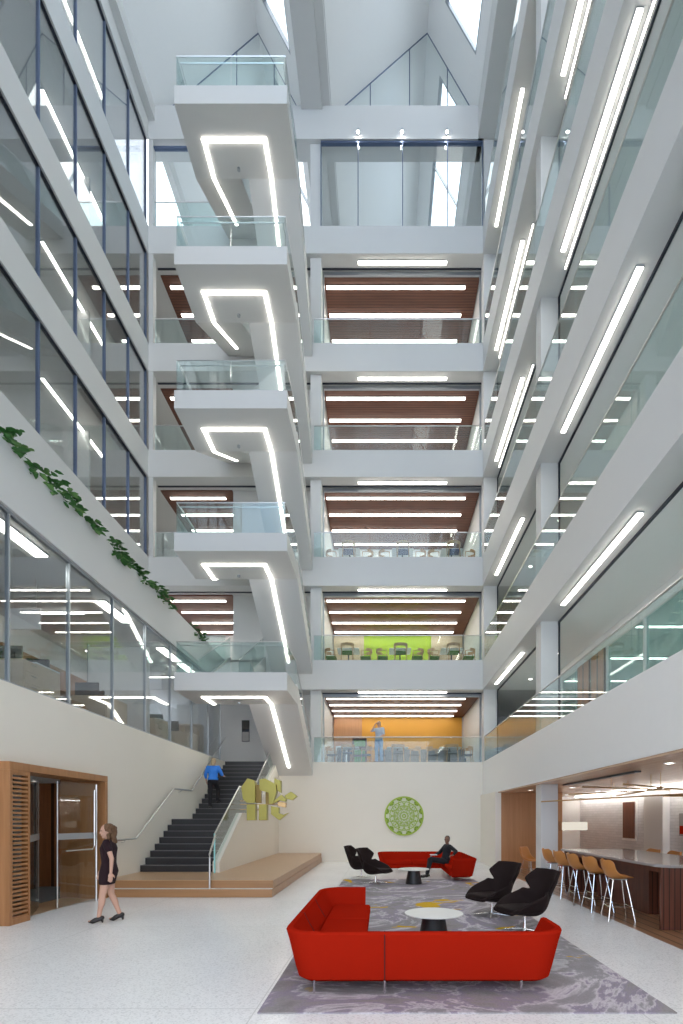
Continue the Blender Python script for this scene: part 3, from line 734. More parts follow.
# downlights
def down(x, y, z, label, group):
    t = empty('downlight', (x, y, z), label=label, cat='light', group=group)
    MB().lathe([(.085, 0), (.085, -.012), (.06, -.014), (.06, 0)], n=16).build('trim_ring', 'panelwhite', t, world=False)
    MB().lathe([(.058, -.002), (.055, -.008), (.0, -.008)], n=16).build('lens', 'down', t, world=False)
for i, (y) in enumerate((15.4, 18.2)):
    for n in (2, 3): down(5.4, y, ZC[n] - .02, 'round downlight in %s right corridor ceiling, %s' % (WORD[n], 'nearer' if i == 0 else 'farther'), 'downlights in the right corridors')
down(-7.6, 9.6, 2.6, 'round downlight in vestibule ceiling behind left glass door', None)
down(-6.75, 10.1, 2.6, 'added fill downlight in vestibule ceiling above right glass door', None)  # extra lamp put in to brighten the wood panel behind the leaf
down(-8.2, 11.8, 2.6, 'added fill downlight deep in the vestibule by the dark red panel', None)  # extra lamp put in to lighten the dark vestibule

for i, (x, y) in enumerate(((6.85, 18.5), (6.9, 16.0), (6.9, 13.5), (6.9, 11.0), (6.9, 8.5), (4.6, 15.5), (4.6, 8.0), (5.4, 14.2))): down(x, y, 2.60, 'small added fill downlight in bar ceiling, %s' % ['beside cove lamp at far end', 'beside cove lamp second from far end', 'beside cove lamp in the middle', 'beside cove lamp second nearest', 'beside cove lamp nearest', 'over the far end stools by wood wall', 'over the nearest stool', 'between slot and wood wall'][i], 'added fill downlights in the bar ceiling')  # downlights added to brighten the bar area
# ================================================================== LOUNGE
b = MB(); b.rbox(-1.09, 2.58, 4.36, 14.1, 0.0, .012, .01)
tag(b.build('rug', 'rug'), 'large grey rug with violet swirls and yellow patches under the red sofas', 'rug')

def fillet(pts, r, seg=8):
    out = [Vector(pts[0])]
    for i in range(1, len(pts) - 1):
        p, a, c = Vector(pts[i]), Vector(pts[i - 1]), Vector(pts[i + 1])
        u = (a - p).normalized(); v = (c - p).normalized(); s = p + u * r; e = p + v * r; ctr = p + (u + v) * r
        a0 = math.atan2((s - ctr).y, (s - ctr).x); a1 = math.atan2((e - ctr).y, (e - ctr).x); d = (a1 - a0 + PI) % (2 * PI) - PI
        for k in range(seg + 1): t = a0 + d * k / seg; out.append(ctr + Vector((math.cos(t), math.sin(t))) * r)
    out.append(Vector(pts[-1])); return out
def sweep(path, prof, mb):
    rings = []
    for i, p in enumerate(path):
        d = (path[min(i + 1, len(path) - 1)] - path[max(i - 1, 0)]).normalized(); n = Vector((d.y, -d.x))   # right of travel = inward
        rings.append([(p.x + n.x * o, p.y + n.y * o, z) for o, z in prof])
    return mb.loft(rings)
def sofa(loc, rz, label):
    t = empty('corner_sofa', loc, rz, label, 'sofa', 'red corner sofas on the rug')
    # travels: right arm end -> near side (towards -x) -> left side (towards +y) -> far arm;  inward is on the right
    path = fillet([(2.74, .72), (2.74, 0.0), (0, 0), (0, 3.15), (.70, 3.15)], .34)
    prof = [(.17, .115), (.12, .145), (.09, .25), (.03, .50), (.0, .60), (.012, .622), (.04, .63), (.07, .622), (.12, .52), (.20, .38), (.25, .24), (.25, .115)]
    o = sweep(path, prof, MB()).build('backrest', 'red', t, smooth='auto', world=False)
    b = MB(); b.prism([(.2, .2), (2.53, .2), (2.53, .78), (.76, .78), (.76, 2.95), (.2, 2.95)], 'Z', .14, .26)
    bevel(b.build('seat_base', 'red', t, world=False), .03, 3)
    for (x0, x1, y0, y1) in ((.86, 1.65, .22, .80), (1.66, 2.52, .22, .80), (.22, .85, .22, .80), (.22, .78, .81, 1.86), (.22, .78, 1.87, 2.93)):
        bevel(MB().box(x0, x1, y0, y1, .26, .39).build('seat_cushion', 'red', t, world=False, smooth=True), .035, 4)
    # upholstery seams
    s = MB(); x = .98
    s.tube([(x, .172, .125), (x, .117, .15), (x, .088, .25), (x, .028, .50), (x, -.002, .60), (x, .03, .63), (x, .12, .525), (x, .2, .39)], .006, 6)
    s.build('seam', 'redseam', t, world=False)
    for yy in (1.0, 1.95):
        s = MB(); s.tube([(.028, yy, .50), (-.002, yy, .60), (.03, yy, .63), (.075, yy, .62), (.12, yy + .0, .525), (.2, yy, .39)], .0045, 6)
        s.build('seam', 'redseam', t, world=False)
    for (x, y) in ((.30, .15), (.98, .15), (2.30, .15), (.30, 2.88), (.68, 2.88), (.68, .95), (1.6, .7), (2.25, .7)):
        MB().cyl(x, y, 0, .13, .011, 10).build('leg', 'chrome', t, world=False)
    return t
sofa((-.955, 4.68, .012), 0, 'red corner sofa in front, its back turned to the viewer')
sofa((2.60, 16.55, .001), PI, 'red corner sofa at the far end of the rug where a person sits')

def shellgrid(rows, ncol, mb):
    g = []
    for (y, z, hw, lift, fwd) in rows:
        r = []
        for k in range(ncol):
            u = -1 + 2 * k / (ncol - 1); a = abs(u) ** 2.6
            r.append((hw * (u if abs(u) < .99 else u), y - fwd * a, z + lift * a))
        g.append(r)
    n = ncol; vs = [p for r in g for p in r]
    fs = [(i * n + j, i * n + j + 1, (i + 1) * n + j + 1, (i + 1) * n + j) for i in range(len(g) - 1) for j in range(n - 1)]
    return mb.add(vs, fs)
def solid(o, th, off=-1, sub=2):
    m = o.modifiers.new('solid', 'SOLIDIFY'); m.thickness = th; m.offset = off
    m = o.modifiers.new('sub', 'SUBSURF'); m.levels = sub; m.render_levels = sub; return o
CH = None
def lounge_chair():
    t = empty('lounge_chair', (0, 0, 0), 0, '', 'chair', 'dark brown winged lounge chairs around the tables')
    rows = [(-.43, .345, .27, .0, 0), (-.37, .355, .31, .03, 0), (-.22, .335, .36, .17, 0), (0, .30, .37, .28, 0), (.17, .27, .35, .36, .02), (.28, .33, .31, .33, .14),
            (.335, .45, .26, .20, .15), (.375, .585, .235, .05, .10), (.405, .69, .30, .02, .16), (.44, .79, .375, 0.0, .20), (.445, .815, .378, 0.0, .20), (.47, .91, .335, -.01, .13), (.485, .965, .30, -.01, .08), (.487, .968, .295, -.01, .08)]
    o = shellgrid(rows, 9, MB()).build('shell', 'brown', t, smooth=True, world=False); solid(o, .055, 1)
    c = MB(); c.rbox(-.27, .27, -.41, .22, .325, .405, .10)
    o = c.build('seat_cushion', 'brown', t, smooth='auto', world=False)
    MB().lathe([(.03, .02), (.025, .03), (.022, .27), (.06, .29), (.06, .30)], n=16).build('pedestal', 'chrome', t, smooth='auto', world=False)
    for k in range(4):
        a = PI / 4 + k * PI / 2; MB().tube([(0, 0, .045), (math.cos(a) * .16, math.sin(a) * .16, .03), (math.cos(a) * .33, math.sin(a) * .33, .008)], .012, 8, .007).build('base_arm', 'chrome', t, world=False)
    return t
ch = lounge_chair()
spots = [((1.92, 8.75, .012), math.radians(-62), 'dark brown winged lounge chair right of the near white table, the farther one'),
         ((2.14, 7.5, .012), math.radians(-72), 'dark brown winged lounge chair nearest the viewer behind the front sofa end'),
         ((-.17, 13.1, .012), math.radians(62), 'dark winged lounge chair left of far table, nearer and larger one'),
         ((-.60, 14.5, .001), math.radians(75), 'dark winged lounge chair at far left beyond its twin')]
for i, (loc, rz, lab) in enumerate(spots):
    o = ch if i == 0 else dup(ch, loc, rz)
    o.location = loc; o.rotation_euler = (0, 0, rz); o['label'] = lab; o.scale = (.94, .94, .96)
tb = empty('coffee_table', (.72, 6.95, .012), 0, 'round white low table with black cone base beside front sofa', 'table', 'round white low tables with black bases')
MB().lathe([(.0, .365), (.36, .365), (.40, .372), (.405, .381), (.40, .388), (0, .388)], n=48).build('table_top', 'tabletop', tb, smooth='auto', world=False)
MB().lathe([(.215, 0), (.215, .012), (.15, .365), (0, .365)], n=32).build('cone_base', 'black', tb, smooth='auto', world=False)
dup(tb, (.83, 13.07, .012), 0, 'round white low table with black base in front of far sofa')

# ------------------------------------------------------------------ wall medallion
X, Y, Z = px(404, 816, YB)
md = empty('wall_medallion', (X, YB - .03, Z), label='round lime green pierced medallion on the back wall', cat='artwork')
def ringY(mb, r, w, y0, y1, n=64):
    rs = []
    for k in range(n + 1):
        a = 2 * PI * k / n; c, s = math.cos(a), math.sin(a)
        rs.append([(c * (r - w), y0, s * (r - w)), (c * (r + w), y0, s * (r + w)), (c * (r + w), y1, s * (r + w)), (c * (r - w), y1, s * (r - w))])
    mb.loft(rs, caps=False)
b = MB(); b.lathe([(0, 0), (.76, 0), (.76, .02), (0, .02)], n=64)
for v in b.v: v.y, v.z = v.z, v.y
b.build('backing_disc', 'white_en', md, world=False)
b = MB()
for r, wd in ((.745, .03), (.56, .014), (.40, .018), (.27, .012), (.15, .014), (.06, .02)): ringY(b, r, wd, -.03, 0)
for k in range(12):
    a = PI * k / 6
    for s in (-1, 1):
        pts = [(math.cos(a + s * q * .27) * (.42 + .3 * q), -.02, math.sin(a + s * q * .27) * (.42 + .3 * q)) for q in (0, .25, .5, .75, 1)]; b.tube(pts, .011, 6)
for k in range(8):
    a = PI * k / 4
    for s in (-1, 1):
        pts = [(math.cos(a + s * math.sin(q * PI) * .35) * (.15 + .25 * q), -.02, math.sin(a + s * math.sin(q * PI) * .35) * (.15 + .25 * q)) for q in (0, .25, .5, .75, 1)]; b.tube(pts, .010, 6)
b.build('lattice', 'green', md, world=False)
for k in range(12):
    a = PI * k / 6 + .262; c, s = math.cos(a), math.sin(a); p = []
    for (r, w) in ((.60, -.0), (.66, .10), (.71, .12), (.71, -.12), (.66, -.10)): p.append((c * r - s * w, s * r + c * w))
    MB().prism(p, 'Y', -.025, -.001).build('petal', 'greendk', md, world=False)
b = MB()
for k in range(16):
    a = PI * k / 8; c, s = math.cos(a), math.sin(a); b.prism([(c * r - s * w, s * r + c * w) for r, w in ((.43, 0), (.48, .035), (.54, 0), (.48, -.035))], 'Y', -.02, -.001)
    b.prism([(c * r - s * w, s * r + c * w) for r, w in ((.29, 0), (.33, .03), (.38, 0), (.33, -.03))], 'Y', -.02, -.001)
b.build('small_petals', 'green', md, world=False)

# ------------------------------------------------------------------ gold sculpture on the stair wall : separate facetted plates
SY = 14.3
sc = empty('wall_sculpture', px(270, 820, SY), label='olive gold sculpture of angular hollow blocks on stair side wall', cat='sculpture')
def plate(pts, d0=0.0, th=.18, mat='gold', name='block'):
    q = [px(235 + x * .10249, 765 + y * .10249, SY) for x, y in pts]
    o = MB().prism([(p[0], p[2]) for p in q], 'Y', SY + d0, SY + d0 + th).build(name, mat, sc); bevel(o, .008)
plate([(60, 215), (120, 130), (185, 150), (195, 180), (195, 370), (115, 370), (75, 330)], 0, .25)
plate([(195, 190), (245, 190), (245, 370), (195, 370)], .12, .1, 'golddark')
plate([(235, 140), (290, 130), (400, 190), (400, 270), (370, 380), (330, 380), (325, 270), (250, 250), (235, 230)], .02, .22)
plate([(285, 260), (330, 270), (330, 380), (285, 380)], .15, .1, 'golddark')
plate([(375, 125), (438, 150), (438, 270), (405, 250), (400, 190), (375, 190)], .1, .2)
plate([(115, 385), (200, 385), (200, 540), (115, 540)], -.02, .22)
plate([(235, 385), (312, 385), (312, 540), (235, 540)], -.04, .22)
plate([(350, 400), (425, 415), (425, 470), (470, 485), (520, 465), (430, 540), (350, 480)], 0, .2)
plate([(380, 350), (450, 290), (500, 330), (490, 360), (430, 345), (385, 375)], -.02, .2)
plate([(410, 355), (492, 365), (488, 415), (410, 400)], .06, .16, 'brass')
plate([(485, 300), (548, 260), (608, 305), (560, 345), (500, 330)], -.05, .18)
b = MB()
for x, z in ((-.75, .55), (-.3, .3), (.25, .45)): b.tube([(sc.location.x + x, SY + .12, sc.location.z + z), (-4.09, SY + .12, sc.location.z + z)], .012, 6)
b.build('mounting_rod', 'brass', sc)

# ================================================================== BAR
ct = empty('bar_counter', (4.9, 9.6, 0), label='long high counter with grey stone top on striped walnut panels', cat='counter')
b = MB(); b.prism([(4.22, 7.75), (4.38, 7.58), (5.75, 7.58), (5.75, 11.8), (4.22, 11.8)], 'Z', .955, 1.0); bevel(b.build('counter_top', 'stone', ct), .006)
bevel(MB().box(4.27, 5.70, 7.64, 7.70, 0, .955).build('end_panel', 'walnut', ct), .004)
bevel(MB().box(4.27, 5.70, 11.66, 11.72, 0, .955).build('end_panel', 'walnut', ct), .004)
bevel(MB().box(4.75, 5.25, 8.9, 11.0, 0, .955).build('core_cabinet', 'walnut', ct), .004)
MB().box(4.35, 5.65, 7.70, 11.66, .86, .955).build('apron', 'walnut', ct)
def stool():
    t = empty('bar_stool', (0, 0, 0), 0, '', 'stool')
    rows = [(-.21, .735, .16, .0, 0), (-.17, .74, .19, .01, 0), (-.05, .71, .22, .05, 0), (.08, .705, .235, .12, 0), (.17, .75, .24, .17, .06), (.215, .84, .23, .13, .10), (.24, .94, .21, .06, .10), (.25, 1.01, .17, .02, .07)]
    solid(shellgrid(rows, 9, MB()).build('seat_shell', 'tan', t, smooth=True, world=False), .02, 1)
    for sx_ in (-1, 1):
        for sy in (-1, 1): MB().tube([(.10 * sx_, .10 * sy, .70), (.15 * sx_, .15 * sy, .4), (.21 * sx_, .21 * sy, 0)], .010, 8).build('leg', 'chrome', t, world=False)
    c = .178; MB().tube([(-c, -c, .24), (c, -c, .24), (c, c, .24), (-c, c, .24), (-c, -c, .24)], .008, 6).build('footrest', 'chrome', t, world=False)
    MB().box(-.12, .12, -.12, .12, .685, .70).build('seat_plate', 'chrome', t, world=False)
    return t
st = stool()
near = ['nearest the viewer', 'second from the viewer', 'middle one of five', 'second farthest', 'farthest of five']
for i, (y, x) in enumerate(((8.45, 3.98), (9.25, 3.98), (10.0, 3.97), (10.8, 3.97), (11.55, 3.97))):
    o = st if i == 0 else dup(st, (x, y, 0))
    o.location = (x, y, 0); o.rotation_euler = (0, 0, PI / 2 + (-.12, .05, -.04, .08, 0)[i]); o['label'] = 'tan leather bar stool on hall side of counter, %s' % near[i]; o['group'] = 'bar stools on the hall side of the counter'
for i, y in enumerate((8.2, 9.0, 9.8, 10.6, 11.4)):
    dup(st, (6.05, y, 0), -PI / 2 + (.1, -.06, .05, 0, .1)[i], 'tan bar stool behind the counter, %s' % near[i], 'bar stools behind the counter')
oc = empty('side_chair', (4.62, 15.6, 0), PI * .2, 'small amber upholstered chair beside the wood wall', 'chair')
solid(shellgrid([(-.22, .44, .2, 0, 0), (0, .42, .23, .05, 0), (.18, .46, .23, .12, .04), (.24, .62, .22, .06, .06), (.26, .84, .19, 0, .04)], 7, MB()).build('seat_shell', 'tan', oc, smooth=True, world=False), .05, 1)
for sx_ in (-1, 1):
    for sy in (-1, 1): MB().tube([(.14 * sx_, .14 * sy, .40), (.2 * sx_, .2 * sy, 0)], .012, 8).build('leg', 'chrome', oc, world=False)
# wall lamp, tall picture, cove
X, Y, Z = px(576, 826, 17.2)
wl = empty('wall_lamp', (6.05, 17.1, Z), label='long box shaped lit fabric lamp near the wood bar wall', cat='lamp')
MB().rbox(6.12, 6.98, 16.95, 17.12, Z - .14, Z + .14, .03).build('lamp_shade', 'shade', wl)
MB().box(6.0, 6.14, 17.0, 17.19, Z - .16, Z + .16).build('wall_plate', 'portal', wl)
tp = empty('tall_picture', (7.97, 16.2, .7), label='tall dark picture with pale frame on brick wall of bar', cat='picture')
MB().box(7.95, 7.998, 15.65, 16.55, 1.0, 2.32).build('picture_frame', 'panelwhite', tp)
MB().box(7.93, 7.952, 15.72, 16.48, 1.08, 2.25).build('picture_print', 'barpanel' if False else 'walnut', tp)
sp = empty('small_picture', (7.97, 12.9, 1.2), label='small grey and red picture on brick wall at right edge', cat='picture')
MB().box(7.96, 7.998, 12.5, 13.4, 1.25, 1.85).build('picture_frame', 'stone', sp)
MB().box(7.945, 7.962, 12.55, 13.35, 1.30, 1.52).build('picture_print', 'red', sp)
cv = empty('cove_light', (7.9, 12, 2.5), label='continuous bright cove lamp along top of the brick wall', cat='light')
MB().box(7.70, 7.82, 2, 20, 2.585, 2.598).build('cove_board', 'white', cv)
MB().box(7.71, 7.81, 2, 20, 2.555, 2.584).build('diffuser', 'cove', cv)
b = MB(); b.box(4.7, 4.82, 9.3, 13.0, 2.57, 2.60); tag(b.build('ceiling_slot', 'dark'), 'black recessed slot in the bar ceiling above the stools', 'vent')
# brass rod pendant
pd = empty('rod_pendant', (5.0, 10.5, 2.2), label='brass pendant of thin crossing rods hanging above the counter', cat='lamp')
for (a, c) in (((3.95, 12.4, 2.13), (6.2, 9.6, 2.20)), ((5.2, 9.2, 2.28), (6.1, 13.0, 2.30)), ((4.3, 8.9, 2.32), (6.4, 10.4, 2.30)), ((4.9, 8.7, 2.10), (7.2, 9.6, 2.16)), ((5.0, 13.4, 2.36), (6.6, 11.6, 2.38)), ((4.5, 11.2, 2.42), (6.9, 12.0, 2.40))):
    MB().tube([a, c], .017, 6).build('rod', 'brass', pd)
b = MB()
for (x, y, z) in ((5.05, 11.02, 2.165), (5.4, 10.04, 2.28), (5.35, 9.6, 2.31), (6.05, 9.15, 2.13), (5.8, 12.5, 2.37), (5.7, 11.6, 2.41)): b.tube([(x, y, z), (x, y, 2.60)], .006, 6)
b.build('hanging_wire', 'brass', pd)

# ================================================================== UPPER ROOMS : tables and chairs
def wchair(mat):
    t = empty('dining_chair', (0, 0, 0), 0, '', 'chair')
    bevel(MB().box(-.23, .23, -.22, .22, .42, .47).build('seat', mat, t, world=False), .02)
    b = MB(); rs = []
    for k in range(9):
        a = PI * k / 8; rs.append([(math.cos(a) * .26, .02 + math.sin(a) * .24, .66), (math.cos(a) * .28, .02 + math.sin(a) * .26, .66), (math.cos(a) * .28, .02 + math.sin(a) * .26, .78), (math.cos(a) * .26, .02 + math.sin(a) * .24, .78)])
    b.loft(rs).build('backrest', 'chairwood', t, world=False)
    for sx_ in (-1, 1):
        MB().tube([(.25 * sx_, -.20, 0), (.25 * sx_, -.17, .68), (.26 * sx_, .03, .70)], .018, 8).build('leg', 'chairwood', t, world=False)
        MB().tube([(.24 * sx_, .24, 0), (.2 * sx_, .2, .70)], .018, 8).build('leg', 'chairwood', t, world=False)
    return t
def wtable():
    t = empty('dining_table', (0, 0, 0), 0, '', 'table')
    MB().rbox(-.45, .45, -.4, .4, .71, .74, .05).build('table_top', 'tabletop', t, world=False)
    MB().lathe([(.25, 0), (.25, .015), (.03, .03), (.03, .71), (0, .71)], n=20).build('pedestal', 'black', t, world=False)
    return t
TB = wtable(); CHS = {}
tfirst = True
def set_at(x, y, z, mat, lab, n=2, rz=0):
    global tfirst
    if tfirst: t = TB; t.location = (x, y, z); tfirst = False
    else: t = dup(TB, (x, y, z))
    t.rotation_euler = (0, 0, rz); t['label'] = 'small white cafe table ' + lab; t['group'] = 'cafe tables behind the back balconies'
    for i, (dx, dy, a) in enumerate(((-.72, 0, PI / 2), (.72, 0, -PI / 2), (0, -.66, PI), (0, .66, 0))[:n]):
        if mat not in CHS: c = CHS[mat] = wchair(mat)
        else: c = dup(CHS[mat], (0, 0, 0))
        ca, sa = math.cos(rz), math.sin(rz)
        c.location = (x + dx * ca - dy * sa, y + dx * sa + dy * ca, z); c.rotation_euler = (0, 0, a + rz)
        c['label'] = 'curved wooden armchair %s of cafe table %s' % (['left', 'right', 'in front', 'behind'][i], lab); c['group'] = 'wooden armchairs at the cafe tables'
PL = ['far left', 'left of centre', 'right of centre', 'far right']
for i, x in enumerate((-1.4, .65, 2.85)): set_at(x, 21.1, ZF[2], 'greychair', '%s on second storey' % ['left', 'centre', 'right'][i], 3)
for i, x in enumerate((-1.4, .75, 2.9)): set_at(x, 20.9, ZF[3], 'greenchair', '%s on third storey' % ['left', 'centre', 'right'][i], 3)
for i, x in enumerate((-1.35, .85, 2.9)): set_at(x, 20.9, ZF[4], 'bluechair', '%s on fourth storey' % ['left', 'centre', 'right'][i], 3)
# second storey : shelf cabinet, appliance, low screens
sh = empty('shelf_unit', (-1.05, 24.3, ZF[2]), label='open timber shelf unit with green boxes on second storey', cat='shelf')
b = MB(); b.box(-1.45, -.75, 24.4, 24.85, ZF[2] + .001, ZF[2] + .06); b.box(-1.45, -1.41, 24.4, 24.85, ZF[2], ZF[2] + 1.7); b.box(-.79, -.75, 24.4, 24.85, ZF[2], ZF[2] + 1.7); b.box(-1.41, -.79, 24.82, 24.85, ZF[2], ZF[2] + 1.7)
for q in (.45, .85, 1.25, 1.66): b.box(-1.45, -.75, 24.4, 24.85, ZF[2] + q, ZF[2] + q + .04)
b.build('shelf_frame', 'walnut', sh)
for q, h in ((.49, .3), (.89, .25), (1.29, .3)):
    for j in range(3):
        x = -1.38 + j * .19
        o = MB().box(x, x + .17, 24.43, 24.75, ZF[2] + q, ZF[2] + q + h).build('storage_box', 'leaf2'); tag(o, 'green box in %s place on %s shelf of timber unit' % (['left', 'middle', 'right'][j], {.49: 'low', .89: 'middle', 1.29: 'top'}[q]), 'box', 'green boxes on the shelf unit')
fr = empty('refrigerator', (-1.95, 24.5, ZF[2]), label='glass fronted drinks cooler left of shelf unit, second storey', cat='appliance')
bevel(MB().box(-2.25, -1.7, 24.35, 24.84, ZF[2], ZF[2] + 1.3).build('body', 'steel', fr), .01)
MB().box(-2.19, -1.76, 24.335, 24.349, ZF[2] + .1, ZF[2] + 1.22).build('door', 'screen', fr)
MB().tube([(-1.79, 24.31, ZF[2] + .5), (-1.79, 24.31, ZF[2] + .8)], .01).build('handle', 'chrome', fr)
bn = empty('long_bench', (1.9, 22.6, ZF[2]), label='long grey padded bench before the amber wall, second storey', cat='bench')
bevel(MB().box(-.2, 3.8, 22.5, 23.1, ZF[2] + .12, ZF[2] + .5).build('seat', 'greychair', bn), .03)
bevel(MB().box(-.2, 3.8, 22.95, 23.15, ZF[2] + .3, ZF[2] + .95).build('backrest', 'greychair', bn), .03)
for q in (0, 1.8, 3.6): MB().box(q, q + .06, 22.6, 23.0, ZF[2], ZF[2] + .13).build('leg', 'chrome', bn)

# ================================================================== OFFICES behind the lower left glass
def desk_unit(y, labd, flip=False):
    z = 3.95
    d = empty('office_desk', (-7.2, y, z), label='pale birch office desk %s behind lower left glass' % labd, cat='desk', group='desks behind the lower left glass')
    bevel(MB().box(-8.2, -6.6, y - .35, y + .35, z + .72, z + .75).build('desk_top', 'panelwhite', d), .005)
    MB().box(-8.2, -8.16, y - .35, y + .35, z, z + .72).build('side_panel', 'birch', d); MB().box(-6.64, -6.6, y - .35, y + .35, z, z + .72).build('side_panel', 'birch', d)
    MB().box(-8.16, -6.64, y + .3, y + .33, z + .2, z + .72).build('modesty_panel', 'greychair', d)
    c = empty('drawer_cabinet', (-6.9, y - .6, z), label='birch drawer cabinet next to office desk %s' % labd, cat='cabinet', group='drawer cabinets behind the lower left glass')
    bevel(MB().box(-7.3, -6.5, y - .85, y - .4, z, z + .66).build('body', 'birch', c), .005)
    for k in range(3):
        f = bevel(MB().box(-6.5, -6.48, y - .83, y - .42, z + .04 + k * .205, z + .235 + k * .205).build('drawer', 'birch', c), .004)
        MB().tube([(-6.46, y - .70, z + .18 + k * .205), (-6.46, y - .55, z + .18 + k * .205)], .008).build('handle', 'chrome', f)
    m = empty('computer_monitor', (-7.5, y + .1, z + .75), label='black computer monitor on office desk %s' % labd, cat='monitor', group='monitors behind the lower left glass')
    bevel(MB().box(-7.8, -7.2, y + .10, y + .13, z + .87, z + 1.22).build('screen', 'screen', m), .005)
    MB().cyl(-7.5, y + .15, z + .75, z + 1.0, .02, 10).build('stand', 'black', m); MB().cyl(-7.5, y + .13, z + .75, z + .765, .11, 20).build('foot', 'black', m)
for y, l in ((9.9, 'nearest the viewer'), (12.6, 'second from the viewer'), (15.2, 'third from the viewer'), (17.6, 'farthest')): desk_unit(y, l)
b = MB(); b.box(-9.66, -9.6, 11.9, 17.6, 3.95, 6.84); struct('wall_left_cabinet_back', b, 'interior')
OC = None
def office_chair():
    t = empty('office_chair', (0, 0, 0), 0, '', 'chair', 'office chairs behind the lower left glass')
    bevel(MB().box(-.24, .24, -.24, .22, .45, .52).build('seat', 'black', t, world=False), .03)
    bevel(MB().box(-.22, .22, .22, .26, .6, 1.12).build('backrest', 'black', t, world=False), .02)
    MB().tube([(0, .2, .48), (0, .3, .55), (0, .27, .8)], .02).build('back_support', 'steel', t, world=False)
    MB().cyl(0, 0, .06, .45, .025, 10).build('pedestal', 'steel', t, world=False)
    for k in range(5):
        a = 2 * PI * k / 5; MB().tube([(0, 0, .09), (math.cos(a) * .3, math.sin(a) * .3, .05), (math.cos(a) * .31, math.sin(a) * .31, 0.0)], .018).build('base_arm', 'steel', t, world=False)
    for s in (-1, 1): MB().tube([(s * .24, .1, .48), (s * .29, .08, .7), (s * .29, -.12, .72)], .018).build('armrest', 'black', t, world=False)
    return t
for i, (x, y, a, l) in enumerate(((-7.3, 10.75, 3.4, 'nearest the viewer'), (-7.4, 13.4, 2.8, 'second from the viewer'), (-7.78, 14.42, .4, 'beside the white divider'), (-7.3, 16.3, 3.3, 'second from far end'), (-7.9, 16.82, 1.8, 'at the far end by the bookcase'))):
    if OC is None: OC = office_chair(); o = OC
    else: o = dup(OC, (0, 0, 0))
    o.location = (x, y, 3.95); o.rotation_euler = (0, 0, a); o['label'] = 'black office chair behind lower left glass, %s' % l
cb = empty('overhead_cabinet', (-9.3, 14.7, 5.5), label='timber wall cabinets and shelf in lower left office', cat='cabinet')
bevel(MB().box(-9.6, -9.1, 12.0, 17.5, 5.35, 5.95).build('cabinet_body', 'portal', cb), .006)
bevel(MB().box(-9.6, -9.0, 12.0, 17.5, 5.05, 5.09).build('shelf', 'portal', cb), .004)
lb = empty('pendant_box', (-7.6, 10.7, 5.9), label='white square hanging panel seen through lower left glass', cat='panel')
bevel(MB().box(-8.0, -7.3, 10.68, 10.72, 5.75, 6.2).build('panel', 'panelwhite', lb), .006)
MB().tube([(-7.9, 10.7, 6.2), (-7.9, 10.7, 6.84)], .006).build('cable', 'steel', lb); MB().tube([(-7.4, 10.7, 6.2), (-7.4, 10.7, 6.84)], .006).build('cable', 'steel', lb)
bk = empty('bookcase', (-7.4, 18.6, 3.95), label='birch bookcase at the far end of lower left office', cat='shelf')
b = MB(); b.box(-8.1, -6.7, 18.75, 18.8, 3.95, 5.2)
for q in (0, .4, .8, 1.22): b.box(-8.1, -6.7, 18.4, 18.75, 3.95 + q, 3.98 + q)
for q in (-8.1, -7.42, -6.73): b.box(q, q + .03, 18.4, 18.75, 3.95, 5.2)
b.build('case', 'birch', bk)
pr = empty('glass_divider', (-8, 14.0, 3.95), label='frosted white divider wall in lower left office', cat='partition')
bevel(MB().box(-8.2, -6.5, 13.95, 14.0, 3.95, 6.5).build('panel', 'panelwhite', pr), .005)
MB().box(-8.22, -8.2, 13.93, 14.02, 3.95, 6.6).build('post', 'mullw', pr)
# white boards deep in the upper left offices
for n, lab in ((4, 'fourth'), (5, 'fifth'), (6, 'sixth')):
    o = bevel(MB().box(-13.5, -10.2, 17.4, 17.5, ZF[n], ZC[n]).build('wall_office_cross_%s' % lab, 'interior'), .004); o['kind'] = 'structure'
    o = MB().box(-13.5, -10.6, 11.0, 11.1, ZF[n], ZC[n]).build('wall_office_divider_%s' % lab, 'interior'); o['kind'] = 'structure'

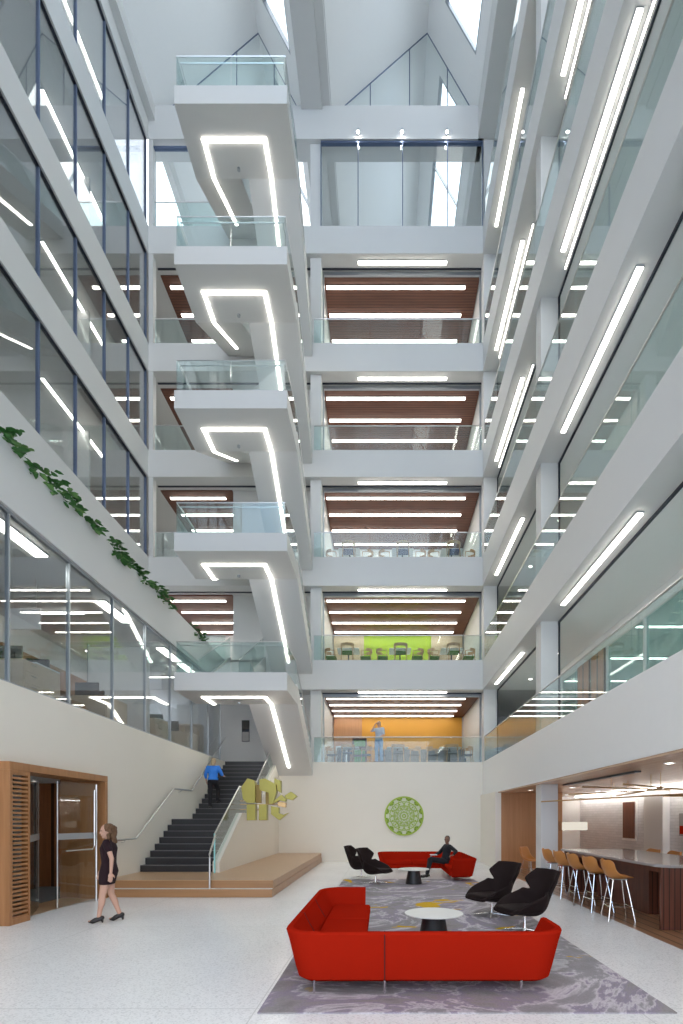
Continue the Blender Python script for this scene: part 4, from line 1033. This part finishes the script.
# ================================================================== PLANTS on the planter ledge
def plant(x0p, y0p, x1p, y1p, n, lab):
    Ya = 3075 / (VX - x0p); Yb = 3075 / (VX - x1p)
    t = empty('trailing_plant', (-6.35, (Ya + Yb) / 2, 7.74), label=lab, cat='plant', group='trailing plants along the planter ledge')
    stem = MB(); leaf = MB(); leafb = MB()
    for i in range(max(5, int(n * .8))):
        yy = random.gauss((Ya + Yb) / 2, abs(Yb - Ya) / 5); hgt = random.uniform(.10, .42); top = Vector((random.uniform(-6.33, -6.02), yy + random.uniform(-.12, .12), 7.76 + hgt))
        if random.random() < .3: top = Vector((-6.08, yy, 7.92 - random.uniform(.0, .12)))
        base = Vector((-6.36, yy, 7.745)); mid = (base + top) / 2 + Vector((0, 0, .14))
        stem.tube([base, mid, top], .006, 5)
        for k in range(4):
            a = random.uniform(0, 2 * PI); L = random.uniform(.12, .22); d = Vector((math.cos(a), math.sin(a) * .9, random.uniform(-.5, .35))).normalized(); s = d.cross(Vector((0, 0, 1))).normalized() * L * .36
            up = Vector((0, 0, .015)); p = top + Vector((random.uniform(-.05, .05), random.uniform(-.08, .08), random.uniform(-.08, .05)))
            (leaf if random.random() < .75 else leafb).add([p, p + d * L * .35 + s + up, p + d * L * .75 + s * .7 + up, p + d * L, p + d * L * .75 - s * .7 + up, p + d * L * .35 - s + up, p + d * L * .5 - up], [(0, 1, 6), (1, 2, 6), (2, 3, 6), (3, 4, 6), (4, 5, 6), (5, 0, 6)])
    stem.build('stem', 'leaf', t); leaf.build('foliage', 'leaf', t)
    if leafb.v: leafb.build('pale_foliage', 'leaf2', t)
for a in ((-12, 0, 22, 0, 16, 'trailing green plant nearest the viewer on planter ledge'), (22, 0, 38, 0, 9, 'small leafy plant second from the near end of ledge'), (43, 0, 58, 0, 8, 'pale thin plant third along the planter ledge'),
          (57, 0, 68, 0, 9, 'bushy trailing plant fourth along the planter ledge'), (69, 0, 80, 0, 7, 'drooping plant fifth along the planter ledge'), (86, 0, 99, 0, 9, 'low spreading plant sixth along the planter ledge'),
          (106, 0, 131, 0, 24, 'dense green plant in the middle of the ledge'), (132, 0, 150, 0, 18, 'dense green plant above the long glass wall'), (150, 0, 170, 0, 24, 'dark bushy plant by the lowest stair landing'), (190, 0, 205, 0, 14, 'farthest small plant at the end of the ledge')): plant(*a)
# ================================================================== PEOPLE
def ell(mb, c, f, l, u, rf, rl, ru, n=14, m=9):
    """ellipsoid, axes f/l/u with radii"""
    c = Vector(c); rings = []
    for i in range(1, m):
        t = -PI / 2 + PI * i / m
        rings.append([c + u * ru * math.sin(t) + (f * rf * math.cos(a) + l * rl * math.sin(a)) * math.cos(t) for a in [2 * PI * k / n for k in range(n)]])
    mb.loft(rings)
def caps(mb, a, b, r0, r1, n=12):
    a = Vector(a); b = Vector(b); d = (b - a).normalized(); L = (b - a).length
    s = d.cross(Vector((0, 0, 1)) if abs(d.z) < .9 else Vector((0, 1, 0))).normalized(); t = d.cross(s)
    rings = []
    for q, rr in ((-1, .35), (-.7, .72), (-.35, .93), (0, 1)): rings.append((a + d * q * r0, r0 * rr))
    rings.append(((a + b) / 2, (r0 + r1) / 2))
    for q, rr in ((0, 1), (.35, .93), (.7, .72), (1, .35)): rings.append((b + d * q * r1, r1 * rr))
    mb.loft([[c + (s * math.cos(2 * PI * k / n) + t * math.sin(2 * PI * k / n)) * r for k in range(n)] for c, r in rings])
def remesh(o, v, sm=6):
    m = o.modifiers.new('remesh', 'REMESH'); m.mode = 'VOXEL'; m.voxel_size = v; m.use_smooth_shade = True
    m = o.modifiers.new('smooth', 'SMOOTH'); m.factor = .5; m.iterations = sm; return o
def hand(mb, w, d, n, s, curl=.5, thumb=1):
    """w wrist, d direction of the palm, n palm normal (towards which fingers curl), s sideways"""
    w = Vector(w); d = Vector(d).normalized(); n = Vector(n); n = (n - d * n.dot(d)).normalized(); s = d.cross(n).normalized() * thumb
    ell(mb, w + d * .045, d, s, n, .052, .040, .017)
    for i, L in enumerate((.070, .078, .072, .058)):
        p = w + d * .085 + s * (.028 - .019 * i); c1 = p + (d * math.cos(curl * .6) + n * math.sin(curl * .6)) * L * .5; c2 = c1 + (d * math.cos(curl * 1.5) + n * math.sin(curl * 1.5)) * L * .5
        caps(mb, p, c1, .0095, .0088, 8); caps(mb, c1, c2, .0088, .0075, 8)
    p = w + d * .03 + s * .034; q = p + (s * .7 + d * .8 + n * .25).normalized() * .035; caps(mb, p, q, .012, .010, 8); caps(mb, q, q + (d + n * .3).normalized() * .028, .010, .008, 8)
def body(J, root, skin, scale=1.0, vox=.009, female=False):
    mb = MB(); V_ = Vector
    P = {k: V_(v) for k, v in J.items() if isinstance(v, tuple)}
    up = (P['neck'] - P['pelvis']).normalized(); lat = (P['shL'] - P['shR']).normalized(); fw = lat.cross(up).normalized(); lat = up.cross(fw).normalized()
    hl = (P['hipL'] - P['hipR']).normalized(); hf = hl.cross(V_((0, 0, 1))).normalized()
    w = .9 if female else 1.0
    ch = P['pelvis'] + (P['neck'] - P['pelvis']) * .66; ws = P['pelvis'] + (P['neck'] - P['pelvis']) * .32
    ell(mb, ch, fw, lat, up, .105 * w, .155 * w, .19); ell(mb, ws, fw, lat, up, .09 * w, .125 * w, .16); ell(mb, P['pelvis'], hf, hl, V_((0, 0, 1)), .11, .155, .115)
    caps(mb, P['neck'] - up * .03, P['head'] - up * .06, .053 * w, .050 * w)
    caps(mb, P['shL'], P['neck'] - up * .03, .048, .05); caps(mb, P['shR'], P['neck'] - up * .03, .048, .05)
    # head
    hf_ = V_(J['face']).normalized(); hu = (up - hf_ * up.dot(hf_)).normalized(); hl_ = hu.cross(hf_).normalized(); h = P['head']
    ell(mb, h + hu * .022, hf_, hl_, hu, .094, .075, .098); ell(mb, h - hu * .045 + hf_ * .022, hf_, hl_, hu, .066, .056, .068)
    ell(mb, h - hu * .098 + hf_ * .055, hf_, hl_, hu, .024, .026, .02)
    caps(mb, h + hf_ * .088 + hu * .012, h + hf_ * .104 - hu * .024, .009, .013, 8)
    ell(mb, h - hu * .060 + hf_ * .086, hf_, hl_, hu, .012, .026, .010)
    ell(mb, h + hu * .030 + hf_ * .083, hf_, hl_, hu, .014, .052, .008)
    for s in (-1, 1): ell(mb, h + hl_ * .074 * s - hu * .005 - hf_ * .005, hf_, hl_, hu, .018, .010, .030)
    for S in 'LR':
        caps(mb, P['sh' + S], P['el' + S], .050 * w, .039 * w); caps(mb, P['el' + S], P['wr' + S], .038 * w, .025 * w)
        caps(mb, P['hip' + S], P['kn' + S], .085, .054); caps(mb, P['kn' + S], P['an' + S], .052, .034)
        k, a = P['kn' + S], P['an' + S]; d = (a - k); back = V_(J.get('calf' + S, (0, 0, 0)))
        if back.length: ell(mb, k + d * .3 + back * .015, back, back.cross(d.normalized()), d.normalized(), .045, .045, .13)
        hd = V_(J['hd' + S]); nn = V_(J['hn' + S]); hand(mb, P['wr' + S], hd, nn, None, J.get('curl', .5), 1 if S == 'L' else -1)
        toe = V_(J['toe' + S]).normalized(); caps(mb, a - V_((0, 0, .035)) - toe * .03, a + toe * .10 + V_(J.get('td' + S, (0, 0, -.05))), .034, .028); caps(mb, a + toe * .10 + V_(J.get('td' + S, (0, 0, -.05))), a + toe * .14 + V_(J.get('td' + S, (0, 0, -.05))), .028, .020)
    o = mb.build('body', skin, root, smooth=True, world=False); remesh(o, vox, 4)
    # eyes and mouth small details
    e = MB()
    for s in (-1, 1): ell(e, h + hf_ * .087 + hl_ * .030 * s + hu * .010, hf_, hl_, hu, .010, .013, .008, 10, 6)
    e.build('eyes', 'black', root, smooth=True, world=False)
    return P, up, lat, fw, hf_, hl_, hu

# --- walking woman in a short dark dress. local +x is forward
wx, wy, _ = px(109, 922, 8.25)
W = empty('person', (wx, wy, 0), PI + .28, 'person in short dark burgundy dress and black heeled shoes walking past the portal', 'person')
J = dict(pelvis=(0, 0, .86), neck=(.0, 0, 1.36), head=(.03, 0, 1.50), face=(1, .35, -.05), shL=(0, .165, 1.31), shR=(.0, -.165, 1.31),
         elL=(-.09, .225, 1.06), wrL=(-.08, .235, .83), hdL=(.08, 0, -1), hnL=(.3, -1, 0), elR=(.08, -.20, 1.04), wrR=(.17, -.20, .83), hdR=(.25, 0, -1), hnR=(0, 1, 0),
         hipL=(0, .08, .82), hipR=(0, -.08, .82), knL=(.08, .075, .46), anL=(.13, .07, .115), knR=(-.01, -.08, .47), anR=(-.14, -.08, .13),
         toeL=(1, 0.1, 0), toeR=(1, 0, 0), tdL=(0, 0, -.075), tdR=(0, 0, -.09), calfL=(-1, 0, 0), calfR=(-1, 0, 0), curl=.45)
P, up, lat, fw, f_, l_, u_ = body(J, W, 'skin', female=True, vox=.008)
m = MB()
secs = [(.63, .105, .165, .03), (.72, .115, .175, .02), (.84, .125, .175, .0), (.98, .098, .135, 0), (1.10, .105, .145, 0.005), (1.22, .118, .160, .005), (1.31, .085, .165, .0), (1.365, .06, .075, 0)]
m.loft([[(ox + rf * 1.12 * math.cos(a), rl * 1.06 * math.sin(a), z) for a in [2 * PI * k / 20 for k in range(20)]] for z, rf, rl, ox in secs])
for S in 'LR': caps(m, P['sh' + S], P['sh' + S] + (P['el' + S] - P['sh' + S]) * .42, .064, .058)
remesh(m.build('dress', 'dress', W, smooth=True, world=False), .012, 4)
m = MB(); h = P['head']
ell(m, h + u_ * .035 - f_ * .025, f_, l_, u_, .100, .092, .098); ell(m, h - f_ * .075 - u_ * .07, f_, l_, u_, .062, .092, .13)
for k in range(44):
    a = random.uniform(-1.0, 1.0) * 1.9 + PI; r = random.uniform(.085, .12); z = random.uniform(-.21, .07)
    ell(m, h + f_ * (math.cos(a) * r) + l_ * (math.sin(a) * r * 1.05) + u_ * z - f_ * .01, f_, l_, u_, .030, .030, .038, 8, 6)
remesh(m.build('hair', 'hairbrown', W, smooth=True, world=False), .012, 2)
for S in 'LR':
    a = P['an' + S]; lift = a.z - .115; t = Vector(J['toe' + S]).normalized(); m = MB()
    td = Vector(J['td' + S]); q = a + t * .09 + td
    caps(m, a + t * .05 + td * .6 - Vector((0, 0, .012)), q - Vector((0, 0, .004)), .042, .036); caps(m, q - Vector((0, 0, .004)), q + t * .045 - Vector((0, 0, .004)), .036, .022)
    caps(m, a - t * .035 - Vector((0, 0, .03)), a + t * .03 - Vector((0, 0, .055)), .042, .040)
    caps(m, a - t * .045 - Vector((0, 0, .035)), a - t * .05 - Vector((0, 0, .095 if S == 'L' else .105)), .022, .016)
    remesh(m.build('shoe', 'shoe', W, smooth=True, world=False), .009, 2)

def trousers(P, root, mat, r=.012, hem=.92):
    m = MB(); ell(m, P['pelvis'], Vector((1, 0, 0)), Vector((0, 1, 0)), Vector((0, 0, 1)), .125, .168, .13)
    for S in 'LR':
        caps(m, P['hip' + S], P['kn' + S], .098, .070); e = P['kn' + S] + (P['an' + S] - P['kn' + S]) * hem; caps(m, P['kn' + S], e, .070, .056)
    remesh(m.build('trousers', mat, root, smooth=True, world=False), .013, 4)
def shirt(P, up, lat, fw, root, mat, sleeve=1.0, loose=.02):
    m = MB(); pe = P['pelvis']; nk = P['neck']
    for q, rf, rl, ru in ((.66, .105, .165, .19), (.36, .10, .145, .17), (.12, .118, .165, .11)): ell(m, pe + (nk - pe) * q, fw, lat, up, rf + loose, rl + loose * .6, ru)
    for S in 'LR':
        caps(m, nk - up * .045, P['sh' + S], .056, .062); e = P['sh' + S] + (P['el' + S] - P['sh' + S]) * min(1, sleeve * 2); caps(m, P['sh' + S], e, .064, .055)
        if sleeve > .5: e2 = P['el' + S] + (P['wr' + S] - P['el' + S]) * (sleeve * 2 - 1) * .95; caps(m, P['el' + S], e2, .053, .040)
    remesh(m.build('shirt', mat, root, smooth=True, world=False), .013, 4)
def shoes(P, J, root, mat='shoe'):
    for S in 'LR':
        a = P['an' + S]; t = Vector(J['toe' + S]).normalized(); m = MB(); q = a + t * .12 + Vector(J.get('td' + S, (0, 0, -.05)))
        caps(m, a - t * .035 - Vector((0, 0, .04)), q, .042, .037); caps(m, q, q + t * .06, .037, .026); caps(m, a - Vector((0, 0, .01)), a - Vector((0, 0, .05)), .042, .044)
        remesh(m.build('shoe', mat, root, smooth=True, world=False), .010, 2)
def cap_hair(P, f_, l_, u_, root, mat, long=.0, size=1.0):
    m = MB(); h = P['head']; ell(m, h + u_ * .038 - f_ * .016, f_, l_, u_, .098 * size, .083 * size, .092 * size); ell(m, h - f_ * .052 - u_ * .015, f_, l_, u_, .055, .077, .085)
    if long: ell(m, h - f_ * .06 - u_ * .09, f_, l_, u_, .045, .075, long)
    remesh(m.build('hair', mat, root, smooth=True, world=False), .010, 3)

# --- person climbing the stairs, seen from behind
zb = 1.7 + 2 * R2
S_ = empty('person', (-5.62, 16.62, zb), PI / 2, 'person in bright blue top and black trousers climbing the dark stairs', 'person')
J = dict(pelvis=(0, 0, .93), neck=(.04, 0, 1.42), head=(.07, 0, 1.56), face=(1, -.1, -.15), shL=(.03, .18, 1.37), shR=(.03, -.18, 1.37),
         elL=(.0, .25, 1.12), wrL=(.12, .26, .93), hdL=(.6, .05, -.8), hnL=(0, -1, 0), elR=(.08, -.27, 1.14), wrR=(.30, -.25, 1.12), hdR=(1, .1, .1), hnR=(0, .3, -1),
         hipL=(0, .085, .89), hipR=(0, -.085, .89), knL=(.02, .09, .49), anL=(-.02, .09, .09), knR=(.26, -.09, .66), anR=(.19, -.09, R2 + .09),
         toeL=(1, .1, 0), toeR=(1, -.1, 0), curl=.6)
P, up, lat, fw, f_, l_, u_ = body(J, S_, 'skin')
shirt(P, up, lat, fw, S_, 'blueshirt', .75); trousers(P, S_, 'blackcloth'); shoes(P, J, S_); cap_hair(P, f_, l_, u_, S_, 'hairblonde', .06)

# --- person standing at the second storey railing, arm raised to the head
bx, by, _ = px(379, 762, 20.15)
B_ = empty('person', (bx, 20.2, ZF[2]), -PI / 2 - .5, 'person in pale shirt and light blue trousers standing at second storey railing', 'person')
J = dict(pelvis=(0, 0, .93), neck=(.0, 0, 1.43), head=(.02, 0, 1.58), face=(1, .2, -.05), shL=(.0, .18, 1.38), shR=(.0, -.18, 1.38),
         elL=(.03, .24, 1.12), wrL=(.20, .14, 1.02), hdL=(1, -.5, 0), hnL=(0, 0, -1), elR=(.16, -.28, 1.30), wrR=(.12, -.13, 1.50), hdR=(-.2, .3, 1), hnR=(0, 1, .2),
         hipL=(0, .09, .89), hipR=(0, -.09, .89), knL=(.03, .11, .49), anL=(.0, .13, .09), knR=(.03, -.10, .49), anR=(-.02, -.12, .09),
         toeL=(1, .3, 0), toeR=(1, -.3, 0), curl=.7)
P, up, lat, fw, f_, l_, u_ = body(J, B_, 'skin')
shirt(P, up, lat, fw, B_, 'paleshirt', .4); trousers(P, B_, 'jeans'); shoes(P, J, B_); cap_hair(P, f_, l_, u_, B_, 'hairblonde')

# --- person sitting on the far sofa
F_ = empty('person', (1.88, 14.85, -.035), PI + .15, 'person in black clothes sitting on the far red sofa, arm along its back', 'person')
J = dict(pelvis=(0, 0, .50), neck=(-.08, 0, .98), head=(-.05, .02, 1.12), face=(.4, .95, -.05), shL=(-.08, .19, .93), shR=(-.06, -.19, .93),
         elL=(-.20, .42, .80), wrL=(-.08, .55, .70), hdL=(1, .4, -.1), hnL=(0, 0, -1), elR=(.10, -.28, .72), wrR=(.30, -.12, .66), hdR=(1, .3, -.15), hnR=(0, 0, -1),
         hipL=(.02, .09, .48), hipR=(.02, -.09, .48), knL=(.46, .12, .56), anL=(.62, .22, .13), knR=(.45, -.10, .52), anR=(.52, -.10, .10),
         toeL=(1, .3, -.1), toeR=(1, 0, 0), curl=.5)
P, up, lat, fw, f_, l_, u_ = body(J, F_, 'skindk')
shirt(P, up, lat, fw, F_, 'blackcloth', .95); trousers(P, F_, 'blackcloth'); shoes(P, J, F_); cap_hair(P, f_, l_, u_, F_, 'hairblack', size=.97)
o = bevel(MB().box(1.42, 1.62, 14.62, 14.86, .64, .652).build('magazine', 'paper'), .002); tag(o, 'white papers lying on the lap of the seated person', 'magazine')
